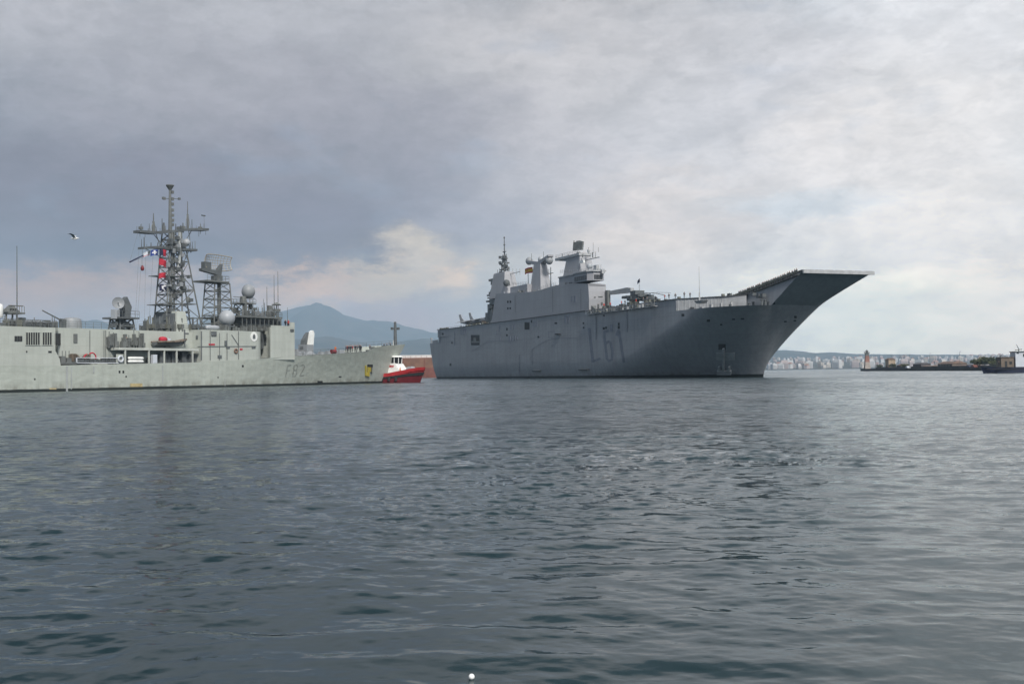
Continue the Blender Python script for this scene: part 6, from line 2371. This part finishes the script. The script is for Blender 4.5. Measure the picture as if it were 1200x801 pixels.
whb = mb.build('wheelhouse', MATS['glass'], tug)
mb = MB()
for (x, y) in ((-1.95, -1.8), (-.5, -1.8), (1.12, -1.8), (1.95, -.95), (1.95, .95), (1.12, 1.8), (-1.95, 1.8), (-.5, 1.8), (-1.95, 0)):
    mb.tube((x * .98, y * .98, 4.7), (x * 1.02, y * 1.02, 6.3), .11, n=6)
mb.build('window_post', MATS['white'], whb)
MB().prism_z([(-2.4, -2.1), (1.3, -2.1), (2.3, -1.1), (2.3, 1.1), (1.3, 2.1), (-2.4, 2.1)], 6.3, 6.65, [(-1.9, -1.7), (1.0, -1.7), (1.8, -.9), (1.8, .9), (1.0, 1.7), (-1.9, 1.7)]).build('wheelhouse_roof', MATS['white'], whb)
mb = MB().frustum((-.9, .5, -.5, .5), (-.3, .2, -.2, .2), 6.65, 7.7).tube((-.05, 0, 7.6), (-.05, 0, 10.6), .12, .07, 6).box(-.7, .6, -.08, .08, 8.6, 8.75)
mb.build('mast', MATS['white'], tug)
MB().lathe([(.02, 0), (.55, .05), (.55, .3), (.02, .35)], (-.3, 0, 7.75), 10).build('radar', MATS['fsteel'], tug)
for s in (-1, 1):
    MB().lathe([(.55, 0), (.5, 1.6), (.02, 1.62)], (-5.2, s * 1.8, 3.7), 12).build('funnel', MATS['red'], tug, smooth='auto')
for o in [q for q in COL.objects if q.name not in n_before and q.parent == tug]:
    o.location.x += 1.4
    o.scale = (.9, .92, .96)
    o.location.z += .1
mb = MB()
for i in range(7):
    x = -7 + i * 1.9
    mb.tube((x, -4.62, 1.3), (x, -4.72, .4), .32, n=10)
mb.build('tyre_fender', MATS['rubber'], tug)
mb = MB().lathe([(.02, -.9), (.9, -.9), (.9, -.7), (.5, -.6), (.5, .6), (.9, .7), (.9, .9), (.02, .9)], (6.0, 0, 3.0), 14, 'y')
mb.build('bow_winch', MATS['domew'], tug, smooth='auto')
mb = MB().rail([(-6, -2.7, 3.7), (3.4, -2.7, 3.7)], 1.0, 1.0, .04, 2)
mb.build('railing', MATS['white'], tug)
for (x, y, kind, lab) in ((-4.5, -3.9, 'navy', 'person in dark clothes aft on the red tug deck'), (-2.6, -3.95, 'grey', 'person in grey amidships on the red tug deck'), (.2, -3.9, 'orange', 'person in orange vest on the red tug deck below the wheelhouse'), (4.5, -2.6, 'orange', 'person in orange vest at the tug bow winch')):
    c, s = math.cos(TG.rz), math.sin(TG.rz)
    person((tug.location.x + c * x - s * y, tug.location.y + s * x + c * y, (1.25 if x < 2 else 2.0)), TG.rz - 1.5, kind, 'down', lab, 'crew on the tug deck')

# ================================================================== ORANGE CARGO SHIP behind
cpnt = at(506, 443, 640.0)
cs = thing('cargo_ship', 'rust orange cargo ship half hidden between the tug and the assault ship stern', 'cargo ship', (cpnt.x, cpnt.y, 0), 0.04)
def slabship(z0, z1, g0, g1, name, mat):
    mb = MB()
    def outl(g): return [(-34 + g, -7), (36, -7.5), (50, -5), (58 + g, 0), (50, 5), (36, 7.5), (-34 + g, 7)]
    mb.prism_z(outl(g0), z0, z1, outl(g1))
    return mb.build(name, mat, cs)
slabship(-.5, 5.6, -1, -.6, 'lower_hull', MATS['brownred'])
slabship(5.6, 11.2, -.6, -.2, 'upper_hull', MATS['orange'])
MB().box(-33, 48, -6.6, 6.6, 11.2, 11.5).rail([(-33, -6.6, 11.5), (40, -6.6, 11.5)], 1.1, 3, .08, 2).build('deck', MATS['brownred'], cs)
mb = MB().box(-20, 34, -5, 5, 11.5, 13.0); mb.build('hatch_cover', MATS['white'], cs)
mb = MB().box(38, 48, -6, 6, 11.5, 22); dh = mb.build('accommodation', MATS['white'], cs)
mb = MB()
for z in (13, 15.6, 18.2, 20.4): mb.box(37.95, 38.0, -5, 5, z, z + .9).box(39, 47, -6.05, -6.0, z, z + .9)
mb.build('window_row', MATS['glass'], dh)
mb = MB()
for k in range(5): mb.box(-28 + 12 * k, -27.6 + 12 * k, -7.6, -7.1, 0.3, 11)
mb.build('hull_rib', MATS['brownred'], cs)

# ================================================================== QUAY with lighthouse
q0 = at(1008, 434.6, 700.0); q1 = at(1162, 434.4, 470.0)
d = Vector((q1.x - q0.x, q1.y - q0.y)); dl = d.length; d.normalize()
QF = Frame(q0.x, q0.y, d.x, d.y)            # x along the quay, y to its left (away from the camera)
QL = dl + 260
mb = MB()
mb.prism_y([(0, -1), (QL, -1), (QL, 1.15), (1.5, 1.15)], 0, 14)
mb.prism_y([(.6, 1.15), (QL, 1.15), (QL, 1.5), (.6, 1.5)], -.25, .9)
mb.prism_y([(14, 1.2), (QL, 1.2), (QL, 2.3), (14, 2.3)], 6.0, 6.8)
qm = plain('shade_dark_concrete', (0.055, 0.055, 0.052), 0.85, 0.35, 0.15)  # dark colour stands in for the shadow on the quay wall
quay = mb.build('quay', qm, None, loc=QF.o, rz=QF.rz)
tag(quay, kind='structure')


def quay_x(px): return QF.side(px, 432, 3.0)[0]


def Q(px, y, z=1.15): return QF.w(QF.side(px, 432, y)[0], y, z)


def q_h(px, py, y): return QF.side(px, py, y)[1]


# lighthouse
lw = Q(1016.3, 4.0)
zt = q_h(1016.3, 410.5, 4.0) - 1.15
lt = thing('lighthouse', 'slim brick red and pale harbour light tower at the quay end', 'lighthouse', lw, QF.rz)
lt.scale = (.8, .8, 1.0)
brick = plain('faded_brick', (0.24, 0.12, 0.095), 0.8, 0.35, 0.5)
pale = plain('pale_plaster', (0.33, 0.29, 0.26), 0.8, 0.2, 0.5)
MB().prism_z([(-2.2, -2.2), (2.2, -2.2), (2.2, 2.2), (-2.2, 2.2)], -.1, zt * .38, [(-1.7, -1.7), (1.7, -1.7), (1.7, 1.7), (-1.7, 1.7)]).build('base_tower', pale, lt)
MB().prism_z([(-1.7, -1.7), (1.7, -1.7), (1.7, 1.7), (-1.7, 1.7)], zt * .38, zt * .72, [(-1.35, -1.35), (1.35, -1.35), (1.35, 1.35), (-1.35, 1.35)]).build('brick_tower', brick, lt)
MB().prism_z([(-1.35, -1.35), (1.35, -1.35), (1.35, 1.35), (-1.35, 1.35)], zt * .72, zt * .85, [(-1.3, -1.3), (1.3, -1.3), (1.3, 1.3), (-1.3, 1.3)]).build('grey_collar', MATS['fsteel'], lt)
gl = MB().box(-1.9, 1.9, -1.9, 1.9, zt * .85, zt * .88).rail([(-1.8, -1.8, zt * .88), (1.8, -1.8, zt * .88), (1.8, 1.8, zt * .88)], .9, 1, .05, 2).build('gallery', MATS['fdark'], lt)
MB().lathe([(1.0, zt * .88), (1.0, zt * .97), (1.3, zt * .97), (.1, zt * 1.04)], (0, 0, 0), 10).build('lantern', MATS['fdark'], lt)
MB().box(-.45, .45, -2.26, -2.1, 0, 2.1).build('door', MATS['brownred'], lt)
mb = MB()
for zz in (.48, .6): mb.box(-.35, .35, -1.66, -1.4, zt * zz, zt * zz + .9)
mb.build('window', MATS['black'], lt)


def hut(px0, px1, py, y, dep, name, label, cat, mat, roof, gable=1.2, parts=True):
    x0 = QF.side(px0, 432, y)[0]; x1 = QF.side(px1, 432, y)[0]
    h = q_h((px0 + px1) / 2, py, y) - 1.15
    t = thing(name, label, cat, QF.w((x0 + x1) / 2, y, 1.15), QF.rz)
    w = abs(x1 - x0)
    g = min(gable, h * .35)
    MB().box(-w / 2, w / 2, 0, dep, -.05, h - g).build('wall', mat, t)
    mb = MB()
    if gable: mb.frustum((-w / 2 - .3, w / 2 + .3, -.4, dep + .4), (-w / 2 + .8, w / 2 - .8, dep * .35, dep * .65), h - g, h)
    else: mb.box(-w / 2 - .2, w / 2 + .2, -.2, dep + .2, h, h + .25)
    mb.build('roof', roof, t)
    mb = MB()
    n = max(1, int(w / 4))
    for i in range(n):
        a = -w / 2 + w * (i + .3) / n
        mb.box(a, a + min(1.4, w / n * .4), -.05, .05, .9, min(2.2, h - g - .4))
    mb.build('window', MATS['black'], t)
    mb = MB().box(w / 2 - 1.6, w / 2 - .5, -.06, .04, 0, min(2.1, h - g - .2)); mb.build('door', MATS['brownred'], t)
    return t


stone = plain('old_stone_wall', (0.19, 0.165, 0.14), 0.85, 0.3, 0.4)
tile = plain('brown_roof', (0.13, 0.085, 0.065), 0.85, 0.25, 0.4)
dkwall = plain('dark_shed_wall', (0.085, 0.08, 0.085), 0.8, 0.25, 0.4)
hut(1099, 1116, 423.3, 7.2, 7, 'warehouse', 'long stone warehouse with brown hipped roof on the quay', 'warehouse', stone, tile, 1.6)
hut(1070, 1079.5, 424.6, 7.2, 5, 'shed', 'dark shed in the middle of the quay', 'shed', dkwall, dkwall, .8)
hut(1051, 1056, 426.4, 7.2, 4, 'shed', 'small dark shed between the light tower and the larger shed', 'shed', dkwall, tile, .8)
hut(1037.6, 1041.5, 419.3, 8, 4, 'house', 'narrow tan house taller than the sheds near the light tower', 'house', plain('tan_plaster', (0.36, 0.28, 0.2), 0.8, 0.2, 0.5), tile, 1.0)
hut(1081, 1098, 427.6, 8, 6, 'storehouse', 'low grey storehouse left of the stone warehouse', 'storehouse', plain('grey_render', (0.2, 0.195, 0.19), 0.8, 0.25, 0.4), tile, .8)
hut(1117, 1137, 426.8, 8, 6, 'storehouse', 'low tan storehouse right of the stone warehouse', 'storehouse', plain('sandy_render', (0.27, 0.235, 0.19), 0.8, 0.25, 0.4), tile, .7)
# walls and vehicles on the quay
for (px, lab, m_) in ((1136, 'dark parked car behind the quay edge near the trees', 'navyhull'), (1142, 'red parked car behind the quay edge near the trees', 'brownred'), (1064, 'pale parked van left of the dark quay shed', 'palegrey')):
    c = thing('parked_car', lab, 'car', Q(px, 4.2, 1.15), QF.rz)
    MB().prism_y([(-2.1, .35), (2.1, .35), (2.1, .9), (1.2, 1.0), (.6, 1.5), (-1.2, 1.5), (-2.0, 1.0)], -.85, .85).build('body', MATS[m_], c)
    MB().prism_y([(1.0, 1.02), (.55, 1.42), (-1.1, 1.42), (-1.7, 1.02)], -.87, .87).build('windows', MATS['glass'], c)
    for wx_ in (-1.3, 1.3):
        for s in (-1, 1): MB().tube((wx_, s * .7, .33), (wx_, s * .88, .33), .33, n=12).build('wheel', MATS['rubber'], c)
for i, (px, py, w, k, y, lab) in enumerate(((1143, 421.5, 4.5, 0, 9, 'dark slim tree at the left end of the quay trees'), (1148, 422.5, 5.5, 1, 10, 'low olive tree second in the quay trees'), (1154, 419.2, 7, 1, 9, 'tall olive tree with broad crown beside the work boat'), (1160.5, 419.5, 7, 0, 10, 'broad dark tree just left of the work boat deckhouse'), (1166, 423, 6, 1, 10, 'low olive tree behind the work boat bow'), (1046, 426.5, 4.5, 0, 8, 'small dark tree between the tan house and small shed'), (1031, 427.5, 4, 0, 8.5, 'smallest dark tree right of the light tower'), (1060, 426.5, 4.2, 1, 8, 'small olive tree left of the larger dark shed'), (1120, 426, 5, 1, 11, 'olive tree above the tan storehouse roof'))):
    h = q_h(px, py, y) - 1.15
    tree(Q(px, y), max(h, 2.2), w, k, lab, 'trees on the quay', 50 + i)
# lamp posts on the quay
for i, (px, h) in enumerate(((1026, 7.5), (1045, 7.5), (1066, 7.5), (1090, 7.5), (1125, 7.5))):
    o = thing('street_lamp', ('grey quay lamp post nearest the light tower', 'grey quay lamp post by the narrow tan house', 'grey quay lamp post left of the dark shed', 'grey quay lamp post above the grey storehouse', 'grey quay lamp post above the tan storehouse')[i], 'street lamp', Q(px, 3.0), QF.rz, 'lamp posts on the quay')
    MB().tube((0, 0, 0), (0, 0, h), .1, .06, 6).tube((0, 0, h), (1.2, 0, h + .3), .05, n=5).build('post', MATS['fsteel'], o)
    MB().box(.9, 1.6, -.15, .15, h + .2, h + .36).build('lamp_head', MATS['fdark'], o)

# ================================================================== WORK BOAT at the right edge
bp_ = at(1149.5, 436.9, 300.0)
BF = Frame(bp_.x, bp_.y, -1.0, 0.03)
wb = thing('work_boat', 'dark navy work boat with brown deckhouse and pale wheelhouse at the photo edge', 'work boat', BF.o, BF.rz)
# local x forward (towards photo left), y to port (towards the camera)
mb = MB()
BS = [(0, .1, .05, 1.75), (-1.2, 1.0, .6, 1.7), (-3.5, 2.1, 1.6, 1.6), (-8, 2.7, 2.4, 1.5), (-16, 2.7, 2.5, 1.5), (-24, 2.4, 2.1, 1.6)]
V = []
for (x, a, b, zr) in BS:
    V += [(x + (-.8 if x > -2 else 0), -b, -.4), (x, -a, zr), (x, a, zr), (x + (-.8 if x > -2 else 0), b, -.4)]
F = []
for i in range(len(BS) - 1):
    o = 4 * i
    F += [(o, o + 4, o + 5, o + 1), (o + 1, o + 5, o + 6, o + 2), (o + 2, o + 6, o + 7, o + 3)]
F += [(0, 1, 2, 3), (23, 22, 21, 20)]
mb.add(V, F)
mb.build('hull', MATS['navyhull'], wb)
MB().box(-24, -.5, 2.45, 2.72, 1.05, 1.2).box(-22, -2.5, 2.55, 2.74, 1.5, 1.62).build('rubbing_strake', MATS['rubber'], wb)
def bx(px): return BF.side(px, 425, 1.2)[0]
def bz(px, py): return BF.side(px, py, 1.2)[1]
a, b = bx(1172.5), bx(1187.5)
mb = MB().box(a, b, -1.6, 1.6, 1.5, bz(1180, 418.5)).box(a + .1, b - .1, -1.8, 1.8, bz(1180, 418.5), bz(1180, 418.5) + .12)
dh = mb.build('deckhouse', MATS['brown'], wb)
z = bz(1180, 424)
MB().box(a - 1.0, a - 1.6, 1.58, 1.66, 1.6, 3.2).box(a - 2.2, a - 2.9, 1.58, 1.66, 2.4, 3.1).build('door', MATS['black'], dh)
MB().tube((bx(1174.5), 0, bz(1174, 418.5)), (bx(1174.5), 0, bz(1174, 415.6)), .14, n=8).box(bx(1173.6), bx(1175.4), -.2, .2, bz(1174, 416.6), bz(1174, 416)).build('vent_pipe', MATS['fdark'], dh)
a, b = bx(1189.3), bx(1207)
zt = bz(1195, 412.3)
mb = MB().box(a, b, -1.7, 1.7, 1.5, zt)
wh = mb.build('wheelhouse', MATS['palegrey'], wb)
MB().box(a + .15, b - .15, -1.95, 1.95, zt, zt + .2).build('wheelhouse_roof', MATS['fdark'], wh)
MB().box(a - 2.0, a - 3.4, 1.69, 1.74, zt - 1.3, zt - .5).box(a - .3, a - .9, 1.69, 1.74, zt - .45, zt - .15).build('window', MATS['glass'], wh)
x = bx(1196.5)
MB().tube((x, 0, zt + .2), (x, 0, bz(1196.5, 408.5)), .14, .1, 8).tube((x, 0, bz(1196.5, 408.5)), (bx(1193.6), 0, bz(1193.6, 403)), .1, .05, 6).tube((bx(1192), 0, zt + .55), (bx(1200), 0, zt + .75), .1, n=6).build('mast', MATS['fdark'], wb)
MB().torus((a - 4.2, 1.76, zt - 1.0), .36, .1, 14, 6, 'y').build('lifebuoy', MATS['white'], wb, smooth=True)
mb = MB().rail([(-.6, 1.0, 1.7), (-4, 2.0, 1.6), (bx(1171), 2.4, 1.5)], .8, 1.2, .04, 2); mb.build('railing', MATS['fdark'], wb)
for (px, lab, kind) in ((1169.8, 'person in dark clothes beside the brown deckhouse of the work boat', 'navy'),):
    p = BF.w(bx(px), 1.6, 1.5)
    person(p, 1.2, kind, 'down', lab, None)

# ================================================================== GULL
g0 = at(87.5, 279.5, 62.0)
gull = thing('seagull', 'white and grey gull flying with raised wings left of the frigate mast', 'seagull', g0, R(8))
mb = MB()
secs = [(-.24, .015, 0), (-.17, .05, .005), (-.02, .075, 0), (.12, .06, .01), (.19, .042, .025), (.24, .035, .03), (.28, .012, .025), (.31, .004, .02)]
V = []
for (x, r, zc) in secs: V += [(x, r * math.cos(2 * math.pi * i / 10), zc + r * math.sin(2 * math.pi * i / 10)) for i in range(10)]
mb.add(V, [(j * 10 + i, j * 10 + (i + 1) % 10, (j + 1) * 10 + (i + 1) % 10, (j + 1) * 10 + i) for j in range(len(secs) - 1) for i in range(10)])
mb.add([(-.2, -.02, .0), (-.2, .02, 0), (-.36, .07, .01), (-.37, 0, .01), (-.36, -.07, .01)], [(0, 1, 2, 3), (0, 3, 4)])
mb.cur = 1
for s in (-1, 1):
    A = [(.10, s * .05, .04), (-.08, s * .05, .04), (-.16, s * .30, .22), (.02, s * .32, .25), (-.26, s * .56, .26), (-.12, s * .60, .29), (-.36, s * .68, .24)]
    mb.add(A, [(0, 1, 2, 3), (3, 2, 4, 5), (5, 4, 6)])
    mb.add([(x, y, z - .012) for x, y, z in A], [(3, 2, 1, 0), (5, 4, 2, 3), (6, 4, 5)])
gull.scale = (.8, .8, .8)
gb = mb.build('body', [MATS['white'], plain('gull_grey', (0.42, 0.43, 0.45), 0.8, 0.1, 5)], gull, smooth=False)

# ================================================================== FLOAT in the foreground
fp = at(552.6, 791.0, 6.95)
fl = MB().ball((0, 0, 0), .019, 16, 10).build('fishing_float', plain('white_plastic', (0.8, 0.8, 0.79), 0.5, 0.03, 5), None, smooth=True, loc=(fp.x, fp.y, .02))
tag(fl, 'small white round float on the dark water in the foreground', 'float')
